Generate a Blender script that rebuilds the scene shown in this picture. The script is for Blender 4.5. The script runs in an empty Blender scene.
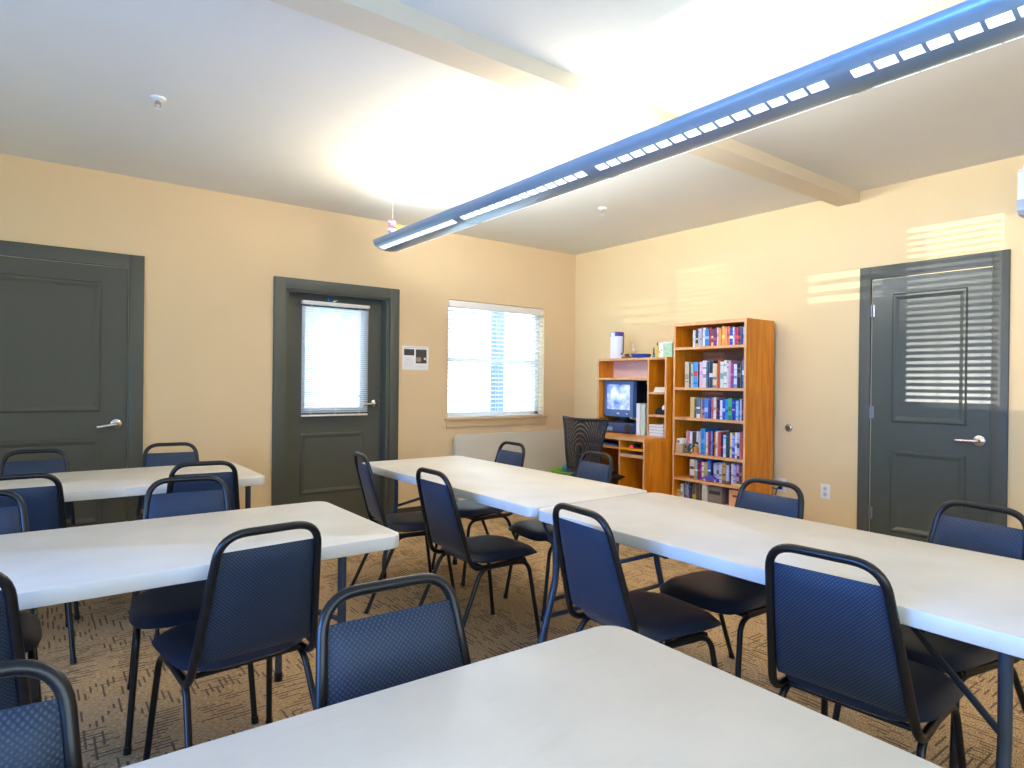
import bpy, bmesh, math, random
from mathutils import Vector, Matrix
random.seed(7)
sc = bpy.context.scene
COL = sc.collection
R = math.radians

# ------------------------------------------------------------------ tagging helpers
def link(o):
    COL.objects.link(o); return o
def tag(o, label=None, cat=None, group=None, kind=None):
    if label: o['label'] = label
    if cat: o['category'] = cat
    if group: o['group'] = group
    if kind: o['kind'] = kind
    return o
def empty(name, loc=(0, 0, 0), rz=0.0, rx=0.0, ry=0.0):
    o = link(bpy.data.objects.new(name, None))
    o.empty_display_size = .1
    o.location = loc; o.rotation_euler = (rx, ry, rz)
    return o
def copy_tree(o, parent=None):
    c = link(o.copy())
    if parent is not None: c.parent = parent
    for ch in [x for x in sc.objects if x.parent == o]: copy_tree(ch, c)
    return c

# ------------------------------------------------------------------ mesh helper
class MB:
    def __init__(s): s.v = []; s.f = []; s.m = []
    def add(s, vs, fs, mi=0):
        n = len(s.v); s.v += [tuple(x) for x in vs]
        s.f += [tuple(i + n for i in f) for f in fs]; s.m += [mi] * len(fs)
        return s
    def box(s, x0, x1, y0, y1, z0, z1, mi=0, bev=0.0, M=None):
        if bev <= 0:
            vs = [(x, y, z) for x in (x0, x1) for y in (y0, y1) for z in (z0, z1)]
            fs = [(0, 1, 3, 2), (4, 6, 7, 5), (0, 4, 5, 1), (2, 3, 7, 6), (0, 2, 6, 4), (1, 5, 7, 3)]
        else:
            bm = bmesh.new(); bmesh.ops.create_cube(bm, size=1)
            for v in bm.verts:
                v.co = Vector(((x0 + x1) / 2 + v.co.x * (x1 - x0), (y0 + y1) / 2 + v.co.y * (y1 - y0), (z0 + z1) / 2 + v.co.z * (z1 - z0)))
            bmesh.ops.bevel(bm, geom=bm.edges[:], offset=bev, segments=2, affect='EDGES', profile=.5)
            bm.verts.index_update()
            vs = [v.co.copy() for v in bm.verts]; fs = [[v.index for v in f.verts] for f in bm.faces]; bm.free()
        if M is not None: vs = [M @ Vector(v) for v in vs]
        return s.add(vs, fs, mi)
    def tube(s, pts, r, n=10, mi=0, fillet=0.0, fseg=6, caps=True, flat=1.0):
        pts = [Vector(p) for p in pts]
        if fillet:
            fl = fillet if isinstance(fillet, (list, tuple)) else [fillet] * len(pts)
            out = [pts[0]]
            for i in range(1, len(pts) - 1):
                a, b, c2 = pts[i - 1], pts[i], pts[i + 1]
                d1 = (a - b); d2 = (c2 - b); f = min(fl[i], d1.length * .49, d2.length * .49)
                if f < 1e-4: out.append(b); continue
                p1 = b + d1.normalized() * f; p2 = b + d2.normalized() * f
                for k in range(fseg + 1):
                    t = k / fseg; out.append(p1 * (1 - t) ** 2 + b * 2 * t * (1 - t) + p2 * t * t)
            out.append(pts[-1]); pts = out
        vs = []; fs = []
        T0 = (pts[1] - pts[0]).normalized()
        up = Vector((0, 0, 1)) if abs(T0.z) < .9 else Vector((1, 0, 0))
        N = (up - T0 * up.dot(T0)).normalized()
        for i, p in enumerate(pts):
            if i == 0: T = T0
            elif i == len(pts) - 1: T = (pts[i] - pts[i - 1]).normalized()
            else: T = ((pts[i + 1] - p).normalized() + (p - pts[i - 1]).normalized()).normalized()
            N = (N - T * N.dot(T)).normalized(); B = T.cross(N)
            rr = r[i] if isinstance(r, (list, tuple)) else r
            for k in range(n):
                a = 2 * math.pi * k / n
                vs.append(p + N * math.cos(a) * rr * flat + B * math.sin(a) * rr)
        for i in range(len(pts) - 1):
            for k in range(n):
                a = i * n + k; b = i * n + (k + 1) % n
                fs.append((a, b, b + n, a + n))
        if caps:
            fs.append(tuple(range(n))[::-1]); e = (len(pts) - 1) * n; fs.append(tuple(range(e, e + n)))
        return s.add(vs, fs, mi)
    def lathe(s, prof, c=(0, 0, 0), n=20, mi=0, M=None, sx=1, sy=1):
        vs = []; fs = []
        for (r, z) in prof:
            for k in range(n):
                a = 2 * math.pi * k / n; vs.append(Vector((r * math.cos(a) * sx, r * math.sin(a) * sy, z)))
        for i in range(len(prof) - 1):
            for k in range(n):
                a = i * n + k; b = i * n + (k + 1) % n; fs.append((a, b, b + n, a + n))
        fs.append(tuple(range(n))[::-1]); e = (len(prof) - 1) * n; fs.append(tuple(range(e, e + n)))
        vs = [(M @ v if M is not None else v) + Vector(c) for v in vs]
        return s.add(vs, fs, mi)
    def rrect(s, x0, x1, y0, y1, z0, z1, rad, mi=0, n=7, bev=.006, M=None):
        """rounded-corner slab with softened rims"""
        def loop(ins, z):
            r = max(rad - ins, .001); o = []
            for cx, cy, a0 in ((x1 - rad, y1 - rad, 0), (x0 + rad, y1 - rad, 90), (x0 + rad, y0 + rad, 180), (x1 - rad, y0 + rad, 270)):
                for k in range(n):
                    a = R(a0 + 90 * k / (n - 1)); o.append(Vector((cx + r * math.cos(a), cy + r * math.sin(a), z)))
            return o
        L = [loop(bev, z0), loop(bev * .3, z0 + bev * .3), loop(0, z0 + bev), loop(0, z1 - bev), loop(bev * .3, z1 - bev * .3), loop(bev, z1)]
        k = len(L[0]); vs = [v for l in L for v in l]; fs = []
        for i in range(len(L) - 1):
            for j in range(k):
                a = i * k + j; b = i * k + (j + 1) % k; fs.append((a, b, b + k, a + k))
        fs.append(tuple(range(k))[::-1]); fs.append(tuple(range((len(L) - 1) * k, len(L) * k)))
        if M is not None: vs = [M @ v for v in vs]
        return s.add(vs, fs, mi)
    def poly(s, pts, axis, a0, a1, mi=0):
        """extrude polygon pts (2D in remaining axes order) along axis"""
        def mk(p, a):
            return {'x': (a, p[0], p[1]), 'y': (p[0], a, p[1]), 'z': (p[0], p[1], a)}[axis]
        n = len(pts); vs = [mk(p, a0) for p in pts] + [mk(p, a1) for p in pts]
        fs = [tuple(range(n))[::-1], tuple(range(n, 2 * n))] + [(i, (i + 1) % n, (i + 1) % n + n, i + n) for i in range(n)]
        return s.add(vs, fs, mi)
    def build(s, name, mats, parent=None, smooth=35, kind=None):
        me = bpy.data.meshes.new(name); me.from_pydata(s.v, [], s.f)
        if not isinstance(mats, (list, tuple)): mats = [mats]
        for m in mats: me.materials.append(m)
        me.polygons.foreach_set('material_index', s.m)
        bm = bmesh.new(); bm.from_mesh(me); bmesh.ops.recalc_face_normals(bm, faces=bm.faces[:]); bm.to_mesh(me); bm.free()
        if smooth:
            me.polygons.foreach_set('use_smooth', [True] * len(me.polygons))
            me.set_sharp_from_angle(angle=R(smooth))
        me.update()
        o = link(bpy.data.objects.new(name, me))
        if parent is not None: o.parent = parent
        if kind: o['kind'] = kind
        return o

# ------------------------------------------------------------------ materials
def srgb(r, g, b):
    f = lambda c: (c / 255 / 12.92) if c / 255 <= .04045 else ((c / 255 + .055) / 1.055) ** 2.4
    return (f(r), f(g), f(b), 1)
def new_mat(name):
    m = bpy.data.materials.new(name); m.use_nodes = True
    nt = m.node_tree; b = nt.nodes['Principled BSDF']
    return m, nt, b
def N(nt, t, **kw):
    n = nt.nodes.new(t)
    for k, v in kw.items():
        if k.startswith('i_'): n.inputs[k[2:].replace('_', ' ')].default_value = v
        else: setattr(n, k, v)
    return n
def mat(name, col, rough=.5, metal=0.0, spec=.5, noise=0.0, nscale=30, bump=0.0, bscale=200, emit=None, estr=0, coords='Object', transl=0):
    m, nt, b = new_mat(name)
    b.inputs['Base Color'].default_value = col; b.inputs['Roughness'].default_value = rough
    b.inputs['Metallic'].default_value = metal; b.inputs['Specular IOR Level'].default_value = spec
    tc = N(nt, 'ShaderNodeTexCoord')
    if noise:
        nz = N(nt, 'ShaderNodeTexNoise'); nz.inputs['Scale'].default_value = nscale; nz.inputs['Detail'].default_value = 4
        nt.links.new(tc.outputs[coords], nz.inputs['Vector'])
        mx = N(nt, 'ShaderNodeMix', data_type='RGBA')
        mx.inputs[6].default_value = tuple(c * (1 - noise) for c in col[:3]) + (1,)
        mx.inputs[7].default_value = tuple(min(1, c * (1 + noise)) for c in col[:3]) + (1,)
        nt.links.new(nz.outputs['Fac'], mx.inputs[0]); nt.links.new(mx.outputs[2], b.inputs['Base Color'])
    if bump:
        nz = N(nt, 'ShaderNodeTexNoise'); nz.inputs['Scale'].default_value = bscale; nz.inputs['Detail'].default_value = 3
        nt.links.new(tc.outputs[coords], nz.inputs['Vector'])
        bp = N(nt, 'ShaderNodeBump'); bp.inputs['Strength'].default_value = bump; bp.inputs['Distance'].default_value = .004
        nt.links.new(nz.outputs['Fac'], bp.inputs['Height']); nt.links.new(bp.outputs['Normal'], b.inputs['Normal'])
    if emit:
        b.inputs['Emission Color'].default_value = emit; b.inputs['Emission Strength'].default_value = estr
    if transl:
        tr = N(nt, 'ShaderNodeBsdfTranslucent'); tr.inputs['Color'].default_value = col
        mx = N(nt, 'ShaderNodeMixShader'); mx.inputs[0].default_value = transl
        out = nt.nodes['Material Output']
        nt.links.new(b.outputs[0], mx.inputs[1]); nt.links.new(tr.outputs[0], mx.inputs[2]); nt.links.new(mx.outputs[0], out.inputs['Surface'])
    return m

M = {}
M['wall_tan'] = mat('wall_tan_paint', srgb(226, 198, 154), .75, spec=.25, noise=.03, nscale=3, bump=.15, bscale=160)
M['wall_right'] = mat('wall_cream_paint', srgb(234, 206, 154), .75, spec=.25, noise=.03, nscale=3, bump=.15, bscale=160)
M['ceiling'] = mat('ceiling_paint', srgb(230, 228, 217), .9, spec=.15, noise=.02, nscale=4, bump=.25, bscale=120)
M['beam'] = mat('beam_paint', srgb(226, 212, 184), .9, spec=.15, bump=.2, bscale=120)
M['door'] = mat('door_grey_green_paint', srgb(82, 82, 72), .55, spec=.3, noise=.05, nscale=60, bump=.1, bscale=250)
M['door_gloss'] = mat('door_semi_gloss_grey_green', srgb(80, 84, 76), .27, spec=.28, noise=.05, nscale=60, bump=.05, bscale=250)
M['casing'] = mat('casing_grey_green_paint', srgb(80, 82, 74), .5, spec=.35, noise=.04, nscale=40, bump=.06, bscale=250)
M['baseboard'] = mat('baseboard_dark_vinyl', srgb(66, 60, 52), .5)
M['chrome'] = mat('satin_nickel', srgb(205, 203, 198), .25, metal=.9)
M['steel'] = mat('brushed_steel', srgb(150, 150, 150), .35, metal=.9)
M['white_plastic'] = mat('white_plastic', srgb(238, 236, 230), .4)
M['grey_plastic'] = mat('grey_blue_plastic', srgb(170, 182, 196), .45)
M['black_frame'] = mat('black_powder_coat', srgb(14, 15, 19), .34, spec=.45)
M['table_leg'] = mat('grey_table_leg_steel', srgb(62, 72, 86), .38, metal=.3, spec=.5)
M['slat'] = mat('white_blind_slat', srgb(240, 242, 245), .45, transl=.22)
M['rail_white'] = mat('blind_headrail_white', srgb(238, 232, 220), .5)
M['sill'] = mat('sill_tan_paint', srgb(214, 184, 138), .5)
M['frame_white'] = mat('window_frame_vinyl', srgb(230, 232, 235), .4)
M['housing'] = mat('pendant_housing_painted', srgb(150, 176, 196), .3, metal=.3, spec=.6)
M['diffuser'] = mat('pendant_slot_diffuser', srgb(255, 255, 255), .6, emit=(1, .98, .95, 1), estr=1.25)
M['lamp_tube'] = mat('lamp_tube_glow', srgb(255, 255, 255), .6, emit=(1, .93, .8, 1), estr=3)
M['cable'] = mat('suspension_cable', srgb(215, 210, 200), .4, metal=.5)
M['paper'] = mat('white_paper', srgb(242, 240, 236), .8)
M['print_dark'] = mat('printed_photo_dark', srgb(62, 58, 56), .6, noise=.9, nscale=60)
M['print_line'] = mat('printed_text_line', srgb(196, 186, 184), .8)
M['page'] = mat('book_pages', srgb(232, 224, 205), .85)
M['mesh_black'] = mat('black_chair_plastic', srgb(22, 22, 24), .5)
M['crt_front'] = mat('blue_grey_monitor_bezel', srgb(84, 118, 168), .35)
M['crt_back'] = mat('black_monitor_shell', srgb(24, 24, 30), .45)
M['device'] = mat('blue_black_device', srgb(52, 72, 128), .35)
M['grille'] = mat('dark_speaker_grille', srgb(50, 48, 50), .8, bump=.5, bscale=500)
M['red_led'] = mat('red_light', srgb(230, 40, 50), .4, emit=(1, .05, .08, 1), estr=.8)
M['keyboard'] = mat('dark_keyboard', srgb(28, 34, 52), .5)
M['key_blue'] = mat('blue_keyboard_edge', srgb(70, 100, 170), .4)
M['bin_green'] = mat('lime_green_plastic', srgb(140, 196, 60), .4)
def flat(name, r, g, b, rough=.5, **k):
    if name not in M: M[name] = mat(name, srgb(r, g, b), rough, **k)
    return M[name]

# oak veneer: grain stretched along z (or along y for shelves)
def wood(name, c1, c2, stretch):
    m, nt, b = new_mat(name)
    tc = N(nt, 'ShaderNodeTexCoord'); mp = N(nt, 'ShaderNodeMapping'); mp.inputs['Scale'].default_value = stretch
    nz = N(nt, 'ShaderNodeTexNoise'); nz.inputs['Scale'].default_value = 5; nz.inputs['Detail'].default_value = 6; nz.inputs['Distortion'].default_value = .6
    cr = N(nt, 'ShaderNodeValToRGB'); cr.color_ramp.elements[0].position = .32; cr.color_ramp.elements[0].color = c1
    cr.color_ramp.elements[1].position = .68; cr.color_ramp.elements[1].color = c2
    nt.links.new(tc.outputs['Object'], mp.inputs[0]); nt.links.new(mp.outputs[0], nz.inputs['Vector'])
    nt.links.new(nz.outputs['Fac'], cr.inputs[0]); nt.links.new(cr.outputs[0], b.inputs['Base Color'])
    b.inputs['Roughness'].default_value = .38
    return m
M['oak_v'] = wood('honey_oak_veneer_upright', srgb(212, 120, 6), srgb(242, 156, 28), (6, 6, .5))
M['oak_h'] = wood('honey_oak_veneer_shelf', srgb(216, 126, 14), srgb(246, 162, 38), (6, .5, 6))
M['oak_edge'] = wood('light_oak_edge_banding', srgb(216, 158, 104), srgb(232, 180, 128), (4, 4, 1))

# folding table plastic
def table_mat():
    m, nt, b = new_mat('white_granite_table_plastic')
    tc = N(nt, 'ShaderNodeTexCoord')
    n1 = N(nt, 'ShaderNodeTexNoise'); n1.inputs['Scale'].default_value = 3.5; n1.inputs['Detail'].default_value = 5
    n2 = N(nt, 'ShaderNodeTexNoise'); n2.inputs['Scale'].default_value = 420; n2.inputs['Detail'].default_value = 2
    mp = N(nt, 'ShaderNodeMapping'); mp.inputs['Scale'].default_value = (3, 14, 3)
    n3 = N(nt, 'ShaderNodeTexNoise'); n3.inputs['Scale'].default_value = 2.2; n3.inputs['Detail'].default_value = 6
    nt.links.new(tc.outputs['Object'], n1.inputs['Vector']); nt.links.new(tc.outputs['Object'], n2.inputs['Vector'])
    nt.links.new(tc.outputs['Object'], mp.inputs[0]); nt.links.new(mp.outputs[0], n3.inputs['Vector'])
    cr = N(nt, 'ShaderNodeValToRGB'); cr.color_ramp.elements[0].position = .3; cr.color_ramp.elements[0].color = srgb(214, 209, 200)
    cr.color_ramp.elements[1].position = .65; cr.color_ramp.elements[1].color = srgb(228, 223, 214)
    nt.links.new(n1.outputs['Fac'], cr.inputs[0])
    c3 = N(nt, 'ShaderNodeValToRGB'); c3.color_ramp.elements[0].position = .28; c3.color_ramp.elements[0].color = srgb(232, 226, 218)
    c3.color_ramp.elements[1].position = .40; c3.color_ramp.elements[1].color = (1, 1, 1, 1)
    nt.links.new(n3.outputs['Fac'], c3.inputs[0])
    mx = N(nt, 'ShaderNodeMix', data_type='RGBA', blend_type='MULTIPLY'); mx.inputs[0].default_value = .15
    nt.links.new(cr.outputs[0], mx.inputs[6]); nt.links.new(c3.outputs[0], mx.inputs[7])
    nt.links.new(mx.outputs[2], b.inputs['Base Color'])
    bp = N(nt, 'ShaderNodeBump'); bp.inputs['Strength'].default_value = .08; bp.inputs['Distance'].default_value = .002
    nt.links.new(n2.outputs['Fac'], bp.inputs['Height']); nt.links.new(bp.outputs['Normal'], b.inputs['Normal'])
    b.inputs['Roughness'].default_value = .42; b.inputs['Specular IOR Level'].default_value = .4
    return m
M['table'] = table_mat()

# chair upholstery: basket weave
def pad_mat():
    m, nt, b = new_mat('blue_grey_basketweave_upholstery')
    tc = N(nt, 'ShaderNodeTexCoord')
    mp = N(nt, 'ShaderNodeMapping'); mp.inputs['Rotation'].default_value = (0, R(45), 0); mp.inputs['Scale'].default_value = (1, 1, 1)
    nt.links.new(tc.outputs['Object'], mp.inputs[0])
    w1 = N(nt, 'ShaderNodeTexWave', bands_direction='X'); w1.inputs['Scale'].default_value = 42; w1.inputs['Distortion'].default_value = .4
    w2 = N(nt, 'ShaderNodeTexWave', bands_direction='Z'); w2.inputs['Scale'].default_value = 42; w2.inputs['Distortion'].default_value = .4
    nt.links.new(mp.outputs[0], w1.inputs['Vector']); nt.links.new(mp.outputs[0], w2.inputs['Vector'])
    mu = N(nt, 'ShaderNodeMath', operation='MULTIPLY')
    nt.links.new(w1.outputs['Fac'], mu.inputs[0]); nt.links.new(w2.outputs['Fac'], mu.inputs[1])
    cr = N(nt, 'ShaderNodeValToRGB'); cr.color_ramp.elements[0].position = 0; cr.color_ramp.elements[0].color = srgb(28, 40, 58)
    cr.color_ramp.elements[1].position = .7; cr.color_ramp.elements[1].color = srgb(52, 70, 96)
    nt.links.new(mu.outputs[0], cr.inputs[0]); nt.links.new(cr.outputs[0], b.inputs['Base Color'])
    bp = N(nt, 'ShaderNodeBump'); bp.inputs['Strength'].default_value = .35; bp.inputs['Distance'].default_value = .002
    nt.links.new(mu.outputs[0], bp.inputs['Height']); nt.links.new(bp.outputs['Normal'], b.inputs['Normal'])
    b.inputs['Roughness'].default_value = .5; b.inputs['Specular IOR Level'].default_value = .35
    b.inputs['Sheen Weight'].default_value = .18; b.inputs['Sheen Roughness'].default_value = .35; b.inputs['Sheen Tint'].default_value = (1, .95, .88, 1)
    return m
M['pad'] = pad_mat()
M['seat'] = mat('dark_blue_black_seat_vinyl', srgb(34, 42, 60), .42, spec=.45, bump=.15, bscale=400)

# carpet
def carpet_mat():
    m, nt, b = new_mat('patterned_tan_carpet')
    L = nt.links.new
    tc = N(nt, 'ShaderNodeTexCoord')
    def math_(op, a, b_=None, c_=None):
        n = N(nt, 'ShaderNodeMath', operation=op)
        for k, v in enumerate((a, b_, c_)):
            if v is None: continue
            if isinstance(v, (int, float)): n.inputs[k].default_value = v
            else: L(v, n.inputs[k])
        return n.outputs[0]
    sp = N(nt, 'ShaderNodeSeparateXYZ'); L(tc.outputs['Object'], sp.inputs[0]); X, Y = sp.outputs[0], sp.outputs[1]
    def white(a, b_, c_):
        cb = N(nt, 'ShaderNodeCombineXYZ')
        for k, v in enumerate((a, b_, c_)):
            if isinstance(v, (int, float)): cb.inputs[k].default_value = v
            else: L(v, cb.inputs[k])
        w = N(nt, 'ShaderNodeTexWhiteNoise', noise_dimensions='3D'); L(cb.outputs[0], w.inputs['Vector']); return w.outputs['Value']
    def layer(cell, pitch, wid, seed, prob):
        cx = math_('FLOOR', math_('DIVIDE', X, cell)); cy = math_('FLOOR', math_('DIVIDE', Y, cell))
        o = math_('GREATER_THAN', white(cx, cy, seed), .38)         # orientation of this tile
        u = math_('ADD', math_('MULTIPLY', X, o), math_('MULTIPLY', Y, math_('SUBTRACT', 1, o)))
        v = math_('ADD', math_('MULTIPLY', Y, o), math_('MULTIPLY', X, math_('SUBTRACT', 1, o)))
        su = math_('DIVIDE', u, pitch); si = math_('FLOOR', su); fr = math_('FRACT', su)
        line = math_('LESS_THAN', fr, wid)
        fv = math_('FRACT', math_('DIVIDE', v, cell))
        st = math_('MULTIPLY', white(si, cx, math_('ADD', cy, seed + 3.3)), .6)
        ln = math_('ADD', math_('MULTIPLY', white(si, cy, math_('ADD', cx, seed + 7.7)), .45), .12)
        on = math_('MULTIPLY', math_('GREATER_THAN', fv, st), math_('LESS_THAN', fv, math_('ADD', st, ln)))
        return math_('MULTIPLY', math_('MULTIPLY', line, on), math_('LESS_THAN', white(cx, cy, seed + 11.1), prob))
    mk = math_('MAXIMUM', layer(.23, .021, .36, 1.0, .75), layer(.31, .027, .28, 5.0, .45))
    nf = N(nt, 'ShaderNodeTexNoise'); nf.inputs['Scale'].default_value = 150; nf.inputs['Detail'].default_value = 3
    mp = N(nt, 'ShaderNodeMapping'); mp.inputs['Scale'].default_value = (.45, 1.6, 1); L(tc.outputs['Object'], mp.inputs[0]); L(mp.outputs[0], nf.inputs['Vector'])
    cb = N(nt, 'ShaderNodeValToRGB'); cb.color_ramp.elements[0].position = .32; cb.color_ramp.elements[0].color = srgb(134, 106, 74)
    cb.color_ramp.elements[1].position = .68; cb.color_ramp.elements[1].color = srgb(224, 190, 146)
    L(nf.outputs['Fac'], cb.inputs[0])
    mx = N(nt, 'ShaderNodeMix', data_type='RGBA'); mx.inputs[7].default_value = srgb(84, 72, 64)
    L(math_('MULTIPLY', mk, .8), mx.inputs[0]); L(cb.outputs[0], mx.inputs[6]); L(mx.outputs[2], b.inputs['Base Color'])
    bp = N(nt, 'ShaderNodeBump'); bp.inputs['Strength'].default_value = .5; bp.inputs['Distance'].default_value = .004
    L(nf.outputs['Fac'], bp.inputs['Height']); L(bp.outputs['Normal'], b.inputs['Normal'])
    b.inputs['Roughness'].default_value = .95; b.inputs['Specular IOR Level'].default_value = .1
    return m
M['carpet'] = carpet_mat()

def glass_mat():
    m, nt, b = new_mat('window_glass')
    tr = N(nt, 'ShaderNodeBsdfTransparent'); gl = N(nt, 'ShaderNodeBsdfGlossy'); gl.inputs['Roughness'].default_value = .02
    mx = N(nt, 'ShaderNodeMixShader'); mx.inputs[0].default_value = .06
    nt.links.new(tr.outputs[0], mx.inputs[1]); nt.links.new(gl.outputs[0], mx.inputs[2]); nt.links.new(mx.outputs[0], nt.nodes['Material Output'].inputs['Surface'])
    return m
M['glass'] = glass_mat()
def screen_mat():
    m, nt, b = new_mat('monitor_glass_painted_reflection')  # room reflection painted as blue and white blotches that also glow
    tc = N(nt, 'ShaderNodeTexCoord'); nz = N(nt, 'ShaderNodeTexNoise'); nz.inputs['Scale'].default_value = 9; nz.inputs['Detail'].default_value = 3
    nt.links.new(tc.outputs['Object'], nz.inputs['Vector'])
    cr = N(nt, 'ShaderNodeValToRGB'); cr.color_ramp.elements[0].position = .35; cr.color_ramp.elements[0].color = srgb(70, 122, 196)
    cr.color_ramp.elements[1].position = .62; cr.color_ramp.elements[1].color = srgb(214, 226, 246)
    nt.links.new(nz.outputs['Fac'], cr.inputs[0]); nt.links.new(cr.outputs[0], b.inputs['Base Color'])
    nt.links.new(cr.outputs[0], b.inputs['Emission Color']); b.inputs['Emission Strength'].default_value = .55
    b.inputs['Roughness'].default_value = .08
    return m
M['screen'] = screen_mat()
def weave_mat():
    m, nt, b = new_mat('black_open_mesh_fabric')
    b.inputs['Base Color'].default_value = srgb(20, 20, 22); b.inputs['Roughness'].default_value = .7
    tc = N(nt, 'ShaderNodeTexCoord')
    w1 = N(nt, 'ShaderNodeTexWave', bands_direction='Y'); w1.inputs['Scale'].default_value = 70
    w2 = N(nt, 'ShaderNodeTexWave', bands_direction='Z'); w2.inputs['Scale'].default_value = 70
    nt.links.new(tc.outputs['Object'], w1.inputs['Vector']); nt.links.new(tc.outputs['Object'], w2.inputs['Vector'])
    mu = N(nt, 'ShaderNodeMath', operation='MULTIPLY'); nt.links.new(w1.outputs['Fac'], mu.inputs[0]); nt.links.new(w2.outputs['Fac'], mu.inputs[1])
    gt = N(nt, 'ShaderNodeMath', operation='GREATER_THAN'); gt.inputs[1].default_value = .74; nt.links.new(mu.outputs[0], gt.inputs[0])
    tr = N(nt, 'ShaderNodeBsdfTransparent'); mx = N(nt, 'ShaderNodeMixShader')
    nt.links.new(gt.outputs[0], mx.inputs[0]); nt.links.new(b.outputs[0], mx.inputs[1]); nt.links.new(tr.outputs[0], mx.inputs[2])
    nt.links.new(mx.outputs[0], nt.nodes['Material Output'].inputs['Surface'])
    return m
M['weave'] = weave_mat()

# ------------------------------------------------------------------ room shell
H = 2.719; XL = -7.3; YF = -6.7; TH = .16
def S(name, mb, m, smooth=0): return mb.build(name, m, None, smooth, 'structure')
S('floor', MB().box(XL - TH, TH, YF - TH, TH, -.12, 0), M['carpet'])
S('ceiling', MB().box(XL - TH, TH, YF - TH, TH, H, H + .14), M['ceiling'])
def wall_x(name, y0, y1, holes, m):     # wall along x, thickness y0..y1, holes (xa,xb,za,zb)
    mb = MB(); xs = XL - TH
    for xa, xb, za, zb in sorted(holes):
        mb.box(xs, xa, y0, y1, 0, H)
        if za > 0: mb.box(xa, xb, y0, y1, 0, za)
        mb.box(xa, xb, y0, y1, zb, H); xs = xb
    mb.box(xs, TH, y0, y1, 0, H); return S(name, mb, m)
def wall_y(name, x0, x1, holes, m):
    mb = MB(); ys = YF
    for ya, yb, za, zb in sorted(holes):
        mb.box(x0, x1, ys, ya, 0, H)
        if za > 0: mb.box(x0, x1, ya, yb, 0, za)
        mb.box(x0, x1, ya, yb, zb, H); ys = yb
    mb.box(x0, x1, ys, 0, 0, H); return S(name, mb, m)
WIN = (-1.664, -.452, .915, 2.076)
D2 = (-3.227, -2.293, 0, 2.024)
wall_x('wall_back', 0, TH, [D2, WIN], M['wall_tan'])
wall_y('wall_right', 0, TH, [], M['wall_right'])
LW = [(-1.66, -.28, .75, 2.08), (-5.3, -3.1, .75, 2.08)]
wall_y('wall_left', XL - TH, XL, LW, M['wall_tan'])
FW = (-6.6, -3.2, .8, 2.1)
wall_x('wall_front', YF - TH, YF, [FW], M['wall_tan'])
S('trim_1', MB().box(XL, 0, -3.079, -2.915, 2.641, H + .01), M['beam'])          # dropped ceiling beam
mb = MB()
for a, b in ((-6.9 + .0, -5.66), (-4.239, -3.326), (-2.2, 0)): mb.box(a, b, -.012, 0, 0, .10)
S('baseboard_back', mb, M['baseboard'])
mb = MB()
for a, b in ((YF, -3.992), (-3.093, -.012)): mb.box(-.012, 0, a, b, 0, .10)
S('baseboard_right', mb, M['baseboard'])

# ------------------------------------------------------------------ doors
def panel_relief(mb, u0, u1, z0, z1, face, depth_sign, plane, raised=.006, mi=0):
    """moulded raised panel ring: groove + bevelled field. plane 'y' or 'x'"""
    w = .03
    rings = [(0, 0), (.010, -.010), (.022, -.010), (.045, 0.0)]
    def pt(u, z, d):
        return (u, face + depth_sign * d, z) if plane == 'y' else (face + depth_sign * d, u, z)
    L = []
    for ins, d in rings:
        L.append([pt(u0 + ins, z0 + ins, -d), pt(u1 - ins, z0 + ins, -d), pt(u1 - ins, z1 - ins, -d), pt(u0 + ins, z1 - ins, -d)])
    vs = [v for l in L for v in l]; fs = []
    for i in range(len(L) - 1):
        for j in range(4):
            a = i * 4 + j; b = i * 4 + (j + 1) % 4; fs.append((a, b, b + 4, a + 4))
    fs.append((12, 13, 14, 15)); mb.add(vs, fs, mi)
def door_leaf(u0, u1, z0, z1, face, back, plane, panels, holes=()):
    """leaf with real recessed moulded panels. front face at 'face' (room side)"""
    mb = MB(); ds = 1 if back > face else -1
    us = sorted({u0, u1} | {p[0] for p in panels} | {p[1] for p in panels} | {h[0] for h in holes} | {h[1] for h in holes})
    zs = sorted({z0, z1} | {p[2] for p in panels} | {p[3] for p in panels} | {h[2] for h in holes} | {h[3] for h in holes})
    def inside(u, z, L): return any(p[0] < u < p[1] and p[2] < z < p[3] for p in L)
    def pt(u, z, d): return (u, d, z) if plane == 'y' else (d, u, z)
    for i in range(len(us) - 1):
        for j in range(len(zs) - 1):
            um = (us[i] + us[i + 1]) / 2; zm = (zs[j] + zs[j + 1]) / 2
            q = lambda d: [pt(us[i], zs[j], d), pt(us[i + 1], zs[j], d), pt(us[i + 1], zs[j + 1], d), pt(us[i], zs[j + 1], d)]
            if inside(um, zm, holes): continue
            if not inside(um, zm, panels): mb.add(q(face), [(0, 1, 2, 3)])
            mb.add(q(back), [(0, 1, 2, 3)])
    for a, b, c_, d_ in list(holes) + [(u0, u1, z0, z1)]:
        L = [pt(a, c_, face), pt(b, c_, face), pt(b, d_, face), pt(a, d_, face), pt(a, c_, back), pt(b, c_, back), pt(b, d_, back), pt(a, d_, back)]
        mb.add(L, [(0, 1, 5, 4), (1, 2, 6, 5), (2, 3, 7, 6), (3, 0, 4, 7)])
    for p in panels: panel_relief(mb, p[0], p[1], p[2], p[3], face, -ds, plane)
    return mb
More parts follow.
